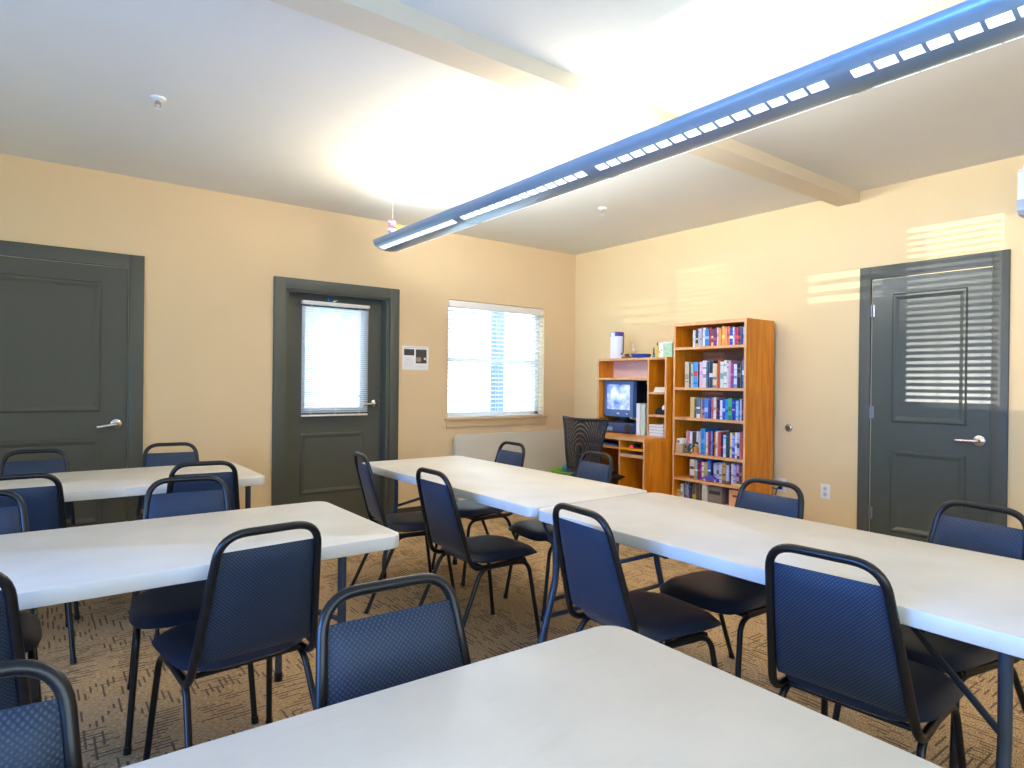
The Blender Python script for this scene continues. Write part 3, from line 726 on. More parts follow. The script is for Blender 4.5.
# books : (x0, x1, colour, band colour or None, band lo, band hi, height factor, name)
C_ = {}
ROWS = {
 0: dict(px0=265, px1=945, ya=-1.904, yb=-2.407, h=.152, adj='top', bk=[
  (265, 285, (245, 226, 200), None, 'cream'), (285, 310, (198, 203, 220), None, 'pale grey'), (310, 340, (52, 48, 34), (214, 200, 70), 'black'), (340, 370, (190, 186, 192), None, 'grey-white'),
  (370, 395, (180, 165, 176), None, 'mauve-grey'), (395, 436, (236, 230, 236), (190, 205, 225), 'white'), (436, 490, (34, 122, 202), (150, 190, 225), 'bright blue'), (490, 515, (190, 30, 32), None, 'red'),
  (515, 550, (116, 70, 50), (230, 200, 90), 'brown'), (550, 585, (112, 22, 114), (200, 60, 150), 'purple'), (585, 610, (242, 202, 192), None, 'pink-cream'), (610, 630, (220, 150, 92), None, 'tan-orange'),
  (630, 652, (228, 160, 80), None, 'amber'), (652, 690, (236, 164, 62), (250, 220, 110), 'golden'), (690, 720, (240, 152, 112), None, 'salmon'), (720, 745, (240, 112, 24), None, 'orange'),
  (745, 795, (22, 52, 172), (235, 235, 245), 'royal blue'), (795, 815, (236, 234, 244), None, 'white'), (815, 850, (192, 22, 72), None, 'crimson'), (850, 890, (88, 22, 42), (220, 40, 40), 'maroon'),
  (890, 920, (32, 72, 132), None, 'steel blue'), (920, 945, (160, 202, 240), None, 'sky blue')]),
 1: dict(px0=160, px1=940, ya=-1.824, yb=-2.408, h=.215, adj='second', bk=[
  (160, 218, (192, 186, 160), (150, 145, 125), 'beige'), (220, 258, (86, 76, 70), None, 'taupe'), (258, 285, (162, 192, 182), None, 'pale green'), (285, 345, (62, 142, 212), (200, 60, 70), 'blue and white'),
  (345, 358, (22, 20, 26), None, 'black'), (358, 410, (235, 192, 212), (205, 170, 215), 'pink'), (410, 463, (246, 217, 212), None, 'pale pink'), (463, 490, (70, 108, 142), (90, 50, 130), 'teal'),
  (490, 545, (36, 62, 82), (235, 235, 235), 'slate'), (545, 596, (250, 202, 152), (140, 110, 150), 'peach'), (596, 638, (202, 82, 42), None, 'rust'), (640, 682, (206, 222, 214), (110, 165, 175), 'pale teal'), (682, 722, (226, 228, 215), None, 'ivory'),
  (722, 746, (216, 206, 206), None, 'light grey'), (746, 774, (216, 150, 180), None, 'pink-mauve'), (774, 802, (150, 62, 122), None, 'plum'), (802, 845, (222, 222, 242), (120, 150, 210), 'lavender-white'), (845, 895, (16, 14, 22), None, 'glossy black'),
  (895, 940, (82, 112, 172), (220, 228, 245), 'blue-white')]),
 2: dict(px0=230, px1=925, ya=-1.884, yb=-2.398, h=.172, adj='third', bk=[
  (230, 298, (226, 192, 112), None, 'tan-yellow'), (298, 320, (110, 92, 62), None, 'olive'), (320, 374, (92, 112, 132), (240, 238, 232), 'slate grey'), (374, 400, (232, 162, 62), None, 'amber'),
  (400, 430, (62, 92, 172), (236, 130, 60), 'blue and orange'), (430, 480, (72, 132, 212), (190, 200, 240), 'mid blue'), (480, 514, (48, 58, 140), None, 'navy'), (514, 530, (202, 150, 190), None, 'lilac'), (530, 550, (200, 90, 100), None, 'rose'),
  (550, 585, (242, 214, 192), None, 'cream'), (585, 612, (62, 32, 82), (150, 40, 60), 'dark purple'), (612, 640, (54, 40, 96), None, 'violet'), (640, 670, (242, 240, 250), None, 'white'), (670, 705, (42, 82, 182), (190, 190, 240), 'cobalt'),
  (705, 740, (42, 142, 212), None, 'cyan'), (740, 785, (72, 182, 112), (40, 130, 80), 'green'), (785, 820, (32, 42, 172), (235, 150, 160), 'deep blue'), (820, 856, (152, 202, 242), None, 'light cyan'),
  (856, 880, (60, 66, 120), None, 'dark blue'), (880, 904, (192, 192, 212), None, 'grey-lavender'), (904, 925, (46, 40, 70), (180, 60, 60), 'ink')]),
 3: dict(px0=175, px1=920, ya=-1.844, yb=-2.389, h=.20, adj='fourth', bk=[
  (175, 200, (232, 184, 172), None, 'pinkish'), (200, 235, (192, 112, 132), None, 'mauve'), (238, 270, (232, 230, 236), (30, 90, 160), 'white'), (270, 315, (72, 42, 36), None, 'dark brown'), (317, 350, (236, 230, 226), None, 'off-white'),
  (350, 386, (192, 182, 190), None, 'grey-cream'), (386, 445, (22, 132, 204), None, 'large bright blue'), (447, 488, (236, 226, 226), (240, 190, 90), 'white and red'), (488, 514, (150, 34, 72), None, 'wine red'), (514, 548, (122, 132, 212), None, 'lilac-blue'),
  (548, 570, (22, 20, 30), None, 'thin black'), (570, 598, (236, 152, 62), None, 'orange'), (598, 615, (246, 232, 210), None, 'cream'), (615, 650, (212, 62, 62), None, 'red'), (650, 690, (40, 26, 50), (200, 60, 90), 'black-purple'),
  (690, 725, (172, 202, 242), (230, 236, 245), 'light blue'), (725, 760, (32, 62, 62), None, 'dark green'), (760, 794, (242, 204, 152), None, 'sand'), (794, 830, (150, 162, 232), (70, 80, 190), 'periwinkle'), (830, 860, (238, 236, 240), None, 'plain white'),
  (860, 893, (190, 190, 222), (80, 60, 90), 'lavender'), (895, 920, (216, 92, 62), None, 'red-orange')]),
 4: dict(px0=220, px1=910, ya=-1.884, yb=-2.398, h=.165, adj='fifth', bk=[
  (220, 284, (226, 216, 206), (90, 80, 80), 'thick cream'), (285, 305, (206, 160, 104), None, 'tan'), (305, 335, (132, 170, 182), (235, 232, 225), 'teal-grey'), (335, 365, (122, 22, 42), None, 'maroon'), (365, 395, (122, 22, 112), None, 'magenta'),
  (395, 426, (236, 226, 206), None, 'cream'), (426, 460, (202, 172, 112), None, 'straw'), (460, 510, (42, 112, 212), (232, 228, 226), 'blue and white'), (510, 535, (26, 24, 50), None, 'navy'), (537, 578, (188, 198, 222), None, 'ice blue'), (578, 620, (170, 180, 210), (60, 80, 150), 'grey-blue'),
  (620, 660, (206, 196, 216), None, 'lilac-grey'), (663, 706, (192, 162, 82), (60, 70, 60), 'gold'), (708, 744, (192, 192, 242), None, 'pale lavender'), (744, 765, (52, 22, 72), None, 'dark purple'), (766, 800, (214, 210, 222), None, 'silver-grey'),
  (800, 830, (182, 176, 226), None, 'lavender'), (830, 866, (192, 152, 204), (70, 40, 90), 'orchid'), (868, 910, (92, 42, 36), None, 'red-brown')]),
 5: dict(px0=120, px1=800, ya=-1.803, yb=-2.324, h=.20, adj='bottom', bk=[
  (66, 100, (216, 196, 120), None, 'short straw-coloured'), (118, 152, (236, 236, 232), None, 'white'), (154, 168, (40, 50, 90), None, 'ink-blue'), (168, 190, (140, 152, 192), None, 'grey-blue'), (190, 212, (176, 186, 212), None, 'pale blue'), (214, 232, (150, 182, 222), None, 'sky blue'), (234, 268, (36, 44, 84), None, 'navy'),
  (270, 320, (112, 92, 72), (210, 180, 60), 'brown'), (322, 384, (86, 76, 66), None, 'dark brown')]),
}
ordw = ['first', 'second', 'third', 'fourth', 'fifth', 'sixth', 'seventh', 'eighth', 'ninth', 'tenth', 'eleventh', 'twelfth', 'thirteenth', 'fourteenth', 'fifteenth', 'sixteenth', 'seventeenth', 'eighteenth', 'nineteenth', 'twentieth', 'twenty-first', 'twenty-second', 'twenty-third']
def book(y0, y1, zs, h, depth, xs, c1, c2, label, group, lean=0):
    w = y1 - y0; xb = xs + depth
    mb = MB()
    b = .0022
    # spine (slightly rounded, banded), two boards, page block
    lo = random.uniform(.06, .22); hi = random.uniform(.74, .92); mid = random.uniform(.28, .5)
    hs = [0, lo, lo + random.uniform(.015, .06), mid, mid + random.uniform(.08, .22), hi - random.uniform(.02, .08), hi, 1.0]
    kinds = [0, random.choice((0, 0, 2)), 0, 1 if c2 else random.choice((0, 2, 2)), 0, random.choice((0, 0, 2)), 0]
    if c2 and random.random() < .4: kinds[0] = kinds[1] = 1
    nseg = 4
    for i in range(7):
        vs = []
        for z in (hs[i] * h, hs[i + 1] * h):
            for k in range(nseg + 1):
                t = -1 + 2 * k / nseg; vs.append((xs + .004 * t * t, (y0 + y1) / 2 + t * w / 2, zs + z))
        n = nseg + 1
        mb.add(vs, [(k, k + 1, k + 1 + n, k + n) for k in range(nseg)], kinds[i])
    mb.box(xs + .004, xb, y0, y0 + b, zs, zs + h, 0); mb.box(xs + .004, xb, y1 - b, y1, zs, zs + h, 0)
    mb.box(xs + .003, xb - .004, y0 + b, y1 - b, zs + .002, zs + h - .004, 3)
    key = tuple(c1)
    def cm(c):
        nm = 'book_cover_%d_%d_%d' % tuple(c); return flat(nm, *c, .45, noise=.28, nscale=55)
    m1 = cm(c1); lum = sum(c1) / 3
    tc = tuple(int(v * .72) for v in c1) if lum > 120 else tuple(min(255, int(v * .7 + 75)) for v in c1)
    o = mb.build('book', [m1, cm(c2) if c2 else m1, cm(tc), M['page']], None, 40)
    tag(o, label, 'book', group); return o
for r, d in ROWS.items():
    k = (d['yb'] - d['ya']) / (d['px1'] - d['px0'])
    for i, (a, b, c1, c2, nm) in enumerate(d['bk']):
        y1 = d['ya'] + (a - d['px0']) * k; y0 = d['ya'] + (b - d['px0']) * k + .0012
        h = d['h'] * (1 + random.uniform(-.10, .05)); dep = random.uniform(.13, .16) if d['h'] < .18 else random.uniform(.16, .2)
        xs = BF + .035 + random.uniform(-.006, .014)
        if nm.startswith('large'): h *= 1.08; dep = .22
        if nm.startswith('short'): h *= .62
        book(y0, y1, SH[r], h, dep, xs, c1, c2, '%s book, %s from the left on the %s shelf of the bookcase' % (nm, ordw[i], d['adj']), 'books on the %s shelf' % d['adj'])
# bottom shelf: white binder, grey box, peach box, magenta box
SZ = SH[5]
wb_ = tag(empty('ring_binder', (-.3, -2.05, SZ)), 'thick white binder upright on the bottom shelf of the bookcase', 'binder')
part(MB().box(-.41, -.16, -2.066, -2.020, SZ, SZ + .215, bev=.003), 'cover', M['paper'], wb_)
part(MB().box(-.4112, -.41, -2.058, -2.03, SZ + .07, SZ + .17), 'spine_label', flat('binder_label', 214, 208, 200, .8), wb_)
gb = tag(empty('storage_box', (-.3, -2.14, SZ)), 'grey box with a dark band beside the white binder on the bottom shelf', 'box')
part(MB().box(-.40, -.15, -2.205, -2.072, SZ, SZ + .20, bev=.003), 'box_body', flat('grey_card_box', 132, 122, 116, .7), gb)
part(MB().box(-.4015, -.40, -2.19, -2.085, SZ + .135, SZ + .165), 'dark_band', flat('dark_print', 52, 48, 48, .7), gb)
pb = tag(empty('storage_box', (-.3, -2.3, SZ)), 'peach coloured box at the right end of the bottom shelf', 'box')
part(MB().box(-.39, -.17, -2.36, -2.265, SZ + .062, SZ + .195, bev=.003), 'box_body', flat('peach_card', 246, 190, 134, .7), pb)
part(MB().box(-.392, -.39, -2.34, -2.30, SZ + .14, SZ + .155), 'printed_mark', flat('red_brown_print', 150, 60, 40, .7), pb)
mb_ = tag(empty('game_box', (-.3, -2.27, SZ)), 'flat magenta box lying at the right end of the bottom shelf', 'box')
part(MB().box(-.425, -.17, -2.385, -2.215, SZ, SZ + .045, bev=.002), 'box_body', flat('magenta_card', 178, 44, 168, .5), mb_)
part(MB().box(-.427, -.15, -2.39, -2.21, SZ + .045, SZ + .060, bev=.002), 'lid', flat('magenta_card_light', 206, 84, 196, .5), mb_)
# fifth shelf clutter
pz = SH[4]
tc_ = tag(empty('toy_car', (-.43, -2.11, pz)), 'small violet-blue toy car lying in front of the books on the fifth shelf', 'toy')
part(MB().poly([(-2.19, pz + .008), (-2.19, pz + .028), (-2.165, pz + .034), (-2.14, pz + .05), (-2.09, pz + .05), (-2.065, pz + .034), (-2.035, pz + .03), (-2.035, pz + .008)], 'x', -.438, -.415), 'body', flat('violet_toy_plastic', 92, 84, 190, .35), tc_)
for y in (-2.165, -2.065): part(MB().lathe([(.010, -.013), (.011, 0), (.010, .013)], (-.4265, y, pz + .011), 12, 0, Matrix.Rotation(R(90), 3, 'Y')), 'wheel', flat('pale_pink_plastic', 226, 190, 210, .5), tc_)
nt_ = tag(empty('paper_stack', (-.42, -2.36, pz)), 'pale yellow papers at the right end of the fifth shelf', 'papers')
for k in range(3): part(MB().box(-.437 + .004 * k, -.40, -2.41 + .006 * k, -2.315 - .005 * k, pz + .005 * k, pz + .005 * k + .004), 'sheet', flat('pale_yellow_paper', 246, 226, 160, .8), nt_)
bs = tag(empty('small_basket', (-.42, -2.25, pz)), 'small brown dish in front of the gold book on the fifth shelf', 'dish')
part(MB().lathe([(.022, 0), (.030, .010), (.035, .026), (.031, .026), (.026, .012), (.0, .006)], (-.408, -2.255, pz), 18), 'bowl', flat('tan_wicker', 150, 112, 70, .8, bump=.5, bscale=300), bs)
# fourth shelf clutter
pz = SH[3]
cbx = tag(empty('card_box', (-.40, -1.78, pz)), 'open tan box holding yellow and white cards on the fourth shelf', 'box')
mb = MB()
X0, X1, Y0, Y1 = -.440, -.34, -1.842, -1.766
for a in ((X0, X0 + .003, Y0, Y1), (X1 - .003, X1, Y0, Y1), (X0, X1, Y0, Y0 + .003), (X0, X1, Y1 - .003, Y1)): mb.box(*a, pz, pz + .078)
mb.box(X0, X1, Y0, Y1, pz, pz + .003); part(mb, 'box_body', flat('kraft_card', 206, 172, 130, .8), cbx)
for k in range(7): part(MB().box(X0 + .010 + .011 * k, X0 + .0125 + .011 * k, Y0 + .006 + (k % 2) * .004, Y1 - .006, pz + .004, pz + .116 + .003 * (k % 3)), 'card', flat('yellow_card', 232, 226, 130, .8) if k % 2 else M['paper'], cbx)
part(MB().box(X0 + .0092, X0 + .010, Y1 - .036, Y1 - .010, pz + .082, pz + .104), 'printed_picture', flat('mauve_print', 150, 116, 140, .7), cbx)
def figurine(name, x, y, z, s, body, hair, base, label):
    t = tag(empty(name, (x, y, z)), label, 'figurine')
    MB().rrect(-.5 * s * .5, .5 * s * .5, -.62 * s * .5, .62 * s * .5, 0, .14 * s, .08 * s, bev=.01 * s).build('base', base, t, 40)
    MB().lathe([(.16 * s, .14 * s), (.22 * s, .22 * s), (.20 * s, .42 * s), (.13 * s, .58 * s), (.07 * s, .64 * s)], (0, 0, 0), 14).build('body', body, t, 60)
    MB().lathe([(.02 * s, .62 * s), (.11 * s, .68 * s), (.14 * s, .78 * s), (.11 * s, .88 * s), (.02 * s, .92 * s)], (0, 0, 0), 14).build('head', flat('skin_tone_resin', 222, 176, 136, .5), t, 60)
    MB().lathe([(.13 * s, .80 * s), (.165 * s, .84 * s), (.12 * s, .94 * s), (.02 * s, 1.0 * s)], (.01 * s, 0, 0), 14).build('hat', hair, t, 60)
    for q in (-1, 1): MB().tube([(0, q * .12 * s, .55 * s), (-.08 * s, q * .30 * s, .44 * s), (-.18 * s, q * .22 * s, .36 * s)], .05 * s, 8, fillet=.05 * s).build('arm', body, t, 60)
    return t
figurine('toy_figurine', -.395, -1.885, pz, .125, flat('dark_green_resin', 46, 66, 40, .5), flat('yellow_resin', 206, 190, 60, .5), flat('olive_resin', 110, 104, 50, .6), 'small dark green figurine with yellow touches beside the card box')
figurine('toy_figurine', -.415, -1.965, pz, .105, flat('golden_brown_resin', 196, 142, 50, .5), flat('brown_resin', 96, 62, 32, .5), flat('coral_resin', 232, 130, 100, .5), 'small golden-brown figurine on a coral base on the fourth shelf')

# ------------------------------------------------------------------ computer desk and hutch
DZ = .812; DF = -.780; dy0, dy1 = -1.712, -.875
dk = tag(empty('computer_desk', (-.42, -1.29, 0)), 'honey-oak computer desk with keyboard tray and open pedestal', 'desk')
part(MB().box(DF, -.04, dy0, dy1, DZ - .028, DZ, bev=.002), 'worktop', M['oak_h'], dk)
part(MB().box(DF - .002, DF, dy0, dy1, DZ - .028, DZ), 'edge_band', M['oak_edge'], dk)
for a, b in ((dy0, dy0 + .018), (-1.435, -1.417), (dy1 - .018, dy1)):
    part(MB().box(DF + .006, -.05, a, b, 0, DZ - .028), 'side_panel', M['oak_v'], dk)
    part(MB().box(DF + .004, DF + .006, a, b, 0, DZ - .028), 'edge_band', M['oak_edge'], dk)
part(MB().box(-.07, -.055, dy0 + .018, dy1 - .018, .25, DZ - .028), 'back_panel', flat('dark_oak_backing', 150, 96, 60, .6), dk)
part(MB().box(DF + .01, -.06, dy0 + .018, -1.435, .640, .668), 'pedestal_top', M['oak_edge'], dk)
part(MB().box(DF + .02, -.06, dy0 + .018, -1.435, .06, .08), 'pedestal_shelf', M['oak_h'], dk)
part(MB().box(DF - .01, -.40, dy0 + .02, dy1 - .03, .702, .722, bev=.002), 'keyboard_tray', M['oak_h'], dk)
kb = tag(empty('keyboard', (-.68, -1.18, .722)), 'dark keyboard with blue edge on the pull-out tray', 'keyboard')
part(MB().box(-.785, -.63, -1.42, -.98, .722, .736, bev=.003), 'keyboard_case', M['keyboard'], kb)
part(MB().box(-.789, -.785, -1.40, -.98, .724, .737), 'front_edge', M['key_blue'], kb)
mb = MB()
for i in range(4):
    for j in range(14): mb.box(-.775 + i * .034, -.747 + i * .034, -1.41 + j * .030, -1.384 + j * .030, .736, .742)
part(mb, 'keys', M['crt_back'], kb)
ms = tag(empty('computer_mouse', (-.72, -1.56, .722)), 'dark computer mouse with a red light on the tray', 'mouse')
part(MB().lathe([(.026, 0), (.030, .008), (.026, .022), (.014, .032), (.002, .035)], (-.72, -1.56, .722), 16, sx=1.6), 'mouse_body', M['keyboard'], ms, 60)
part(MB().box(-.775, -.765, -1.575, -1.545, .726, .744), 'red_light', M['red_led'], ms)
ht = tag(empty('desk_hutch', (-.27, -1.3, DZ)), 'honey-oak hutch with cubbyholes standing on the computer desk', 'hutch')
HF, HBk = -.502, -.06; hz = 1.512
part(MB().box(HF, HBk, dy0, dy1 + .002, hz - .02, hz, bev=.0015), 'top_panel', M['oak_h'], ht)
for a, b in ((dy1 - .016, dy1 + .002), (dy0, dy0 + .018), (-1.517, -1.499)):
    part(MB().box(HF, HBk, a, b, DZ, hz - .02), 'side_panel', M['oak_v'], ht)
    part(MB().box(HF - .002, HF, a, b, DZ, hz - .02), 'edge_band', M['oak_edge'], ht)
part(MB().box(HF - .002, HF, dy0, dy1 + .002, hz - .02, hz), 'edge_band', M['oak_edge'], ht)
part(MB().box(HF + .001, HBk, -1.499, dy1 - .016, 1.308, 1.328), 'shelf', M['oak_edge'], ht)
for z in (1.205, 1.005): part(MB().box(HF + .001, HBk, dy0 + .018, -1.517, z - .02, z), 'shelf', M['oak_edge'], ht)
part(MB().box(-.300, -.292, -1.499, dy1 - .016, 1.328, hz - .02), 'back_panel', flat('pale_pink_oak_backing', 240, 200, 178, .5), ht)
part(MB().box(HBk - .008, HBk, dy0 + .018, -1.517, DZ, hz - .02), 'back_panel', flat('dark_oak_backing', 150, 96, 60, .6), ht)
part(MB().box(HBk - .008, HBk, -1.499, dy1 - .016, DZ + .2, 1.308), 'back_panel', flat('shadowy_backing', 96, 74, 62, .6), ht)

# desktop unit, CRT monitor, binder
du = tag(empty('desktop_unit', (-.40, -1.13, DZ)), 'low dark blue desktop unit with a round grille under the monitor', 'desktop computer')
part(MB().box(-.52, -.15, -1.345, -.905, DZ + .004, DZ + .095, bev=.018), 'case', M['device'], du, 40)
part(MB().box(-.524, -.518, -1.10, -.93, DZ + .02, DZ + .055, bev=.001), 'drive_slot', flat('pale_blue_panel', 130, 150, 200, .4), du)
part(MB().lathe([(.010, 0), (.012, .006), (.008, .010)], (-.52, -1.04, DZ + .075), 12, 0, Matrix.Rotation(R(-90), 3, 'Y')), 'knob', M['crt_back'], du)
part(MB().lathe([(.044, 0), (.046, .006), (.040, .010), (.006, .014)], (-.519, -1.295, DZ + .05), 20, 0, Matrix.Rotation(R(-90), 3, 'Y')), 'round_grille', M['grille'], du)
crt = tag(empty('computer_monitor', (-.40, -1.10, DZ + .1)), 'blue-grey tube monitor with a bright blue screen on the desk', 'monitor')
mz0, mz1, my0, my1, mxf = .962, 1.30, -1.275, -.908, -.44
mb = MB()
lp = [(my0, mz0), (my1, mz0), (my1, mz1), (my0, mz1)]; sp = [(my0 + .040, mz0 + .066), (my1 - .026, mz0 + .066), (my1 - .026, mz1 - .034), (my0 + .040, mz1 - .034)]
vs = [(mxf, y, z) for y, z in lp] + [(mxf, y, z) for y, z in sp] + [(mxf + .012, y, z) for y, z in sp] + [(mxf + .05, y, z) for y, z in lp]
mb.add(vs, [(i, (i + 1) % 4, (i + 1) % 4 + 4, i + 4) for i in range(4)] + [(i + 4, (i + 1) % 4 + 4, (i + 1) % 4 + 8, i + 8) for i in range(4)] + [(i, (i + 1) % 4, (i + 1) % 4 + 12, i + 12) for i in range(4)])
part(mb, 'bezel', M['crt_front'], crt)
mb = MB(); rows = []
for x, k, dz in ((mxf + .05, 1.0, 0), (mxf + .14, .97, 0), (mxf + .30, .62, .0), (mxf + .33, .58, 0)):
    cy, cz = (my0 + my1) / 2, (mz0 + mz1) / 2
    rows.append([(x, cy + (y - cy) * k, cz + (z - cz) * k) for y, z in lp])
mb.add([p for r_ in rows for p in r_], [(i * 4 + j, i * 4 + (j + 1) % 4, i * 4 + (j + 1) % 4 + 4, i * 4 + j + 4) for i in range(3) for j in range(4)] + [(12, 13, 14, 15)])
part(mb, 'rear_shell', M['crt_back'], crt)
mb = MB(); n = 8; vs = []
for i in range(n + 1):
    for j in range(n + 1):
        u, v = -1 + 2 * i / n, -1 + 2 * j / n
        vs.append((mxf + .003 + .007 * (u * u + v * v) / 2, sp[0][0] + (sp[1][0] - sp[0][0]) * (u + 1) / 2, sp[0][1] + (sp[2][1] - sp[0][1]) * (v + 1) / 2))
mb.add(vs, [(i * (n + 1) + j, (i + 1) * (n + 1) + j, (i + 1) * (n + 1) + j + 1, i * (n + 1) + j + 1) for i in range(n) for j in range(n)])
part(mb, 'screen', M['screen'], crt, 60)
part(MB().lathe([(.13, 0), (.12, .014), (.06, .03), (.055, .06)], (-.36, -1.09, DZ + .095), 24), 'stand', M['crt_back'], crt, 40)
part(MB().lathe([(.008, 0), (.008, .004), (.004, .006)], (mxf, -1.20, mz0 + .03), 10, 0, Matrix.Rotation(R(-90), 3, 'Y')), 'power_button', M['white_plastic'], crt)
part(MB().box(mxf - .003, mxf, -1.105, -1.075, mz0 + .022, mz0 + .038), 'badge', M['white_plastic'], crt)
bd = tag(empty('document_file', (-.42, -1.39, DZ)), 'tall white file standing on the desk right of the monitor', 'file')
part(MB().box(-.50, -.22, -1.412, -1.37, DZ, DZ + .285, bev=.002), 'cover', M['paper'], bd)
part(MB().box(-.49, -.24, -1.462, -1.416, DZ, DZ + .275, bev=.002), 'rear_pocket', flat('pale_green_card', 206, 222, 196, .8), bd)
# paper stack and cubby things
ps = tag(empty('paper_stack', (-.4, -1.6, DZ)), 'messy stack of white papers in the lowest hutch cubbyhole', 'papers')
for k in range(12):
    a = random.uniform(-.06, .06); mm = Matrix.Translation((-.41, -1.605, DZ + .0005 + .0088 * k)) @ Matrix.Rotation(a, 4, 'Z')
    part(MB().box(-.095, .11, -.078, .078, 0, .0078, M=mm), 'sheet_bundle', M['paper'] if k % 3 else flat('off_white_paper', 214, 208, 196, .8), ps)
pb2 = 1.205
for k, (c, h) in enumerate((((236, 220, 190), .016), ((226, 206, 170), .013), ((240, 230, 210), .014))):
    zz = pb2 + sum((.016, .013, .014)[:k])
    mb = MB().box(-.49, -.32, -1.688, -1.560 - .006 * k, zz, zz + .0025, 0).box(-.49, -.32, -1.688, -1.560 - .006 * k, zz + h - .0025, zz + h - .0005, 0).box(-.488, -.322, -1.686, -1.562 - .006 * k, zz + .0025, zz + h - .0025, 1)
    o = mb.build('book', [flat('book_cover_%d_%d_%d' % c, *c, .5), M['page']], None, 0)
    tag(o, '%s book of the three lying flat in the hutch cubbyhole' % ('lowest cream', 'middle tan', 'topmost ivory')[k], 'book', 'books lying in the hutch')
cm_ = tag(empty('tape_dispenser', (-.44, -1.63, 1.005)), 'black tape dispenser with a white roll in the middle hutch cubbyhole', 'tape dispenser')
part(MB().poly([(-1.69, 1.0055), (-1.565, 1.0055), (-1.565, 1.05), (-1.60, 1.062), (-1.64, 1.045), (-1.69, 1.06)], 'x', -.47, -.42), 'dispenser_body', M['crt_back'], cm_)
part(MB().lathe([(.026, -.014), (.028, -.01), (.028, .01), (.026, .014)], (-.475 + .03, -1.655, 1.062), 20, 0, Matrix.Rotation(R(90), 3, 'Y')), 'tape_roll', M['white_plastic'], cm_)

# things on top of the hutch
tz = hz
ap = tag(empty('airpot', (-.30, -.935, tz)), 'tall white vacuum flask with purple rim and grey handle on the hutch', 'flask')
part(MB().lathe([(.062, 0), (.066, .006), (.066, .215), (.060, .228)], (-.30, -.935, tz), 24), 'flask_body', flat('white_enamel', 238, 240, 250, .3), ap, 40)
part(MB().lathe([(.062, .226), (.067, .232), (.067, .256), (.058, .268), (.02, .272)], (-.30, -.935, tz), 24), 'lid', flat('purple_plastic', 92, 70, 150, .4), ap, 40)
part(MB().box(-.372, -.352, -.962, -.915, tz + .226, tz + .262, bev=.004), 'spout', flat('white_enamel', 238, 240, 250, .3), ap)
part(MB().tube([(-.30, -1.0, tz + .245), (-.31, -1.028, tz + .235), (-.315, -1.030, tz + .06), (-.31, -1.0, tz + .05)], .007, 8, fillet=.02), 'handle', flat('grey_handle_plastic', 96, 88, 100, .4), ap, 40)
bk_ = tag(empty('basket', (-.31, -1.085, tz)), 'little brown woven basket with a dark top beside the flask', 'basket')
part(MB().lathe([(.052, 0), (.060, .012), (.052, .022), (.040, .026)], (-.31, -1.083, tz), 20), 'basket_bowl', flat('brown_wicker', 128, 84, 50, .8, bump=.6, bscale=300), bk_)
part(MB().lathe([(.018, .024), (.022, .036), (.02, .048), (.006, .052)], (-.31, -1.075, tz), 14), 'knob', flat('dark_wicker', 70, 66, 66, .7), bk_)
dn = tag(empty('dancer_statuette', (-.30, -1.155, tz)), 'pale slender statuette beside the blue bowl on the hutch', 'statuette')
ivory = flat('ivory_resin', 224, 200, 168, .5)
part(MB().lathe([(.018, 0), (.02, .004), (.006, .012), (.004, .05), (.014, .062), (.022, .078), (.016, .094), (.006, .104), (.010, .114), (.004, .124)], (-.30, -1.155, tz), 12), 'figure', ivory, dn, 60)
for q in (-1, 1): part(MB().tube([(-.30, -1.155 + q * .006, tz + .10), (-.30, -1.155 + q * .026, tz + .116), (-.30, -1.155 + q * .022, tz + .142)], .0035, 6, fillet=.01), 'arm', ivory, dn, 60)
bb_ = tag(empty('blue_bowl', (-.32, -1.255, tz)), 'shallow blue bowl on top of the hutch', 'bowl')
part(MB().lathe([(.060, 0), (.082, .012), (.094, .040), (.089, .040), (.076, .014), (.0, .007)], (-.32, -1.262, tz), 28), 'bowl_body', flat('glossy_blue_ceramic', 36, 84, 190, .2), bb_, 50)
part(MB().lathe([(.095, .036), (.0965, .0395), (.095, .042), (.089, .041)], (-.32, -1.262, tz), 28), 'rim', flat('dark_blue_ceramic', 24, 40, 96, .25), bb_, 50)
cn = tag(empty('brush', (-.27, -1.367, tz)), 'thin dark brown brush standing beside the blue bowl', 'brush')
part(MB().lathe([(.009, 0), (.010, .03), (.007, .06), (.004, .10)], (-.27, -1.372, tz), 10), 'brush_handle', flat('dark_brown_wood', 104, 68, 44, .5), cn, 50)
part(MB().lathe([(.014, 0), (.016, .012), (.012, .02)], (-.27, -1.372, tz), 12), 'foot', flat('black_wood', 36, 30, 30, .5), cn)
tl = tag(empty('teal_jar', (-.30, -1.41, tz)), 'small teal jar on top of the hutch', 'jar')
part(MB().lathe([(.013, 0), (.016, .006), (.016, .030), (.012, .036)], (-.30, -1.409, tz), 14), 'jar_body', flat('teal_glass', 56, 134, 140, .3), tl, 50)
part(MB().lathe([(.013, .036), (.014, .040), (.012, .046)], (-.30, -1.409, tz), 14), 'lid', flat('dark_teal', 40, 90, 100, .4), tl)
yb = tag(empty('glue_bottle', (-.30, -1.447, tz)), 'yellow bottle with a dark tip beside the white mug', 'bottle')
part(MB().lathe([(.016, 0), (.018, .005), (.018, .07), (.008, .10), (.006, .118)], (-.31, -1.446, tz), 14), 'bottle_body', flat('yellow_plastic', 224, 190, 50, .4), yb, 50)
part(MB().lathe([(.006, .116), (.007, .126), (.003, .146)], (-.31, -1.446, tz), 10), 'tip', flat('dark_green_plastic', 50, 60, 40, .4), yb, 50)
cp = tag(empty('white_canister', (-.30, -1.505, tz)), 'white canister with small blue marks on top of the hutch', 'canister')
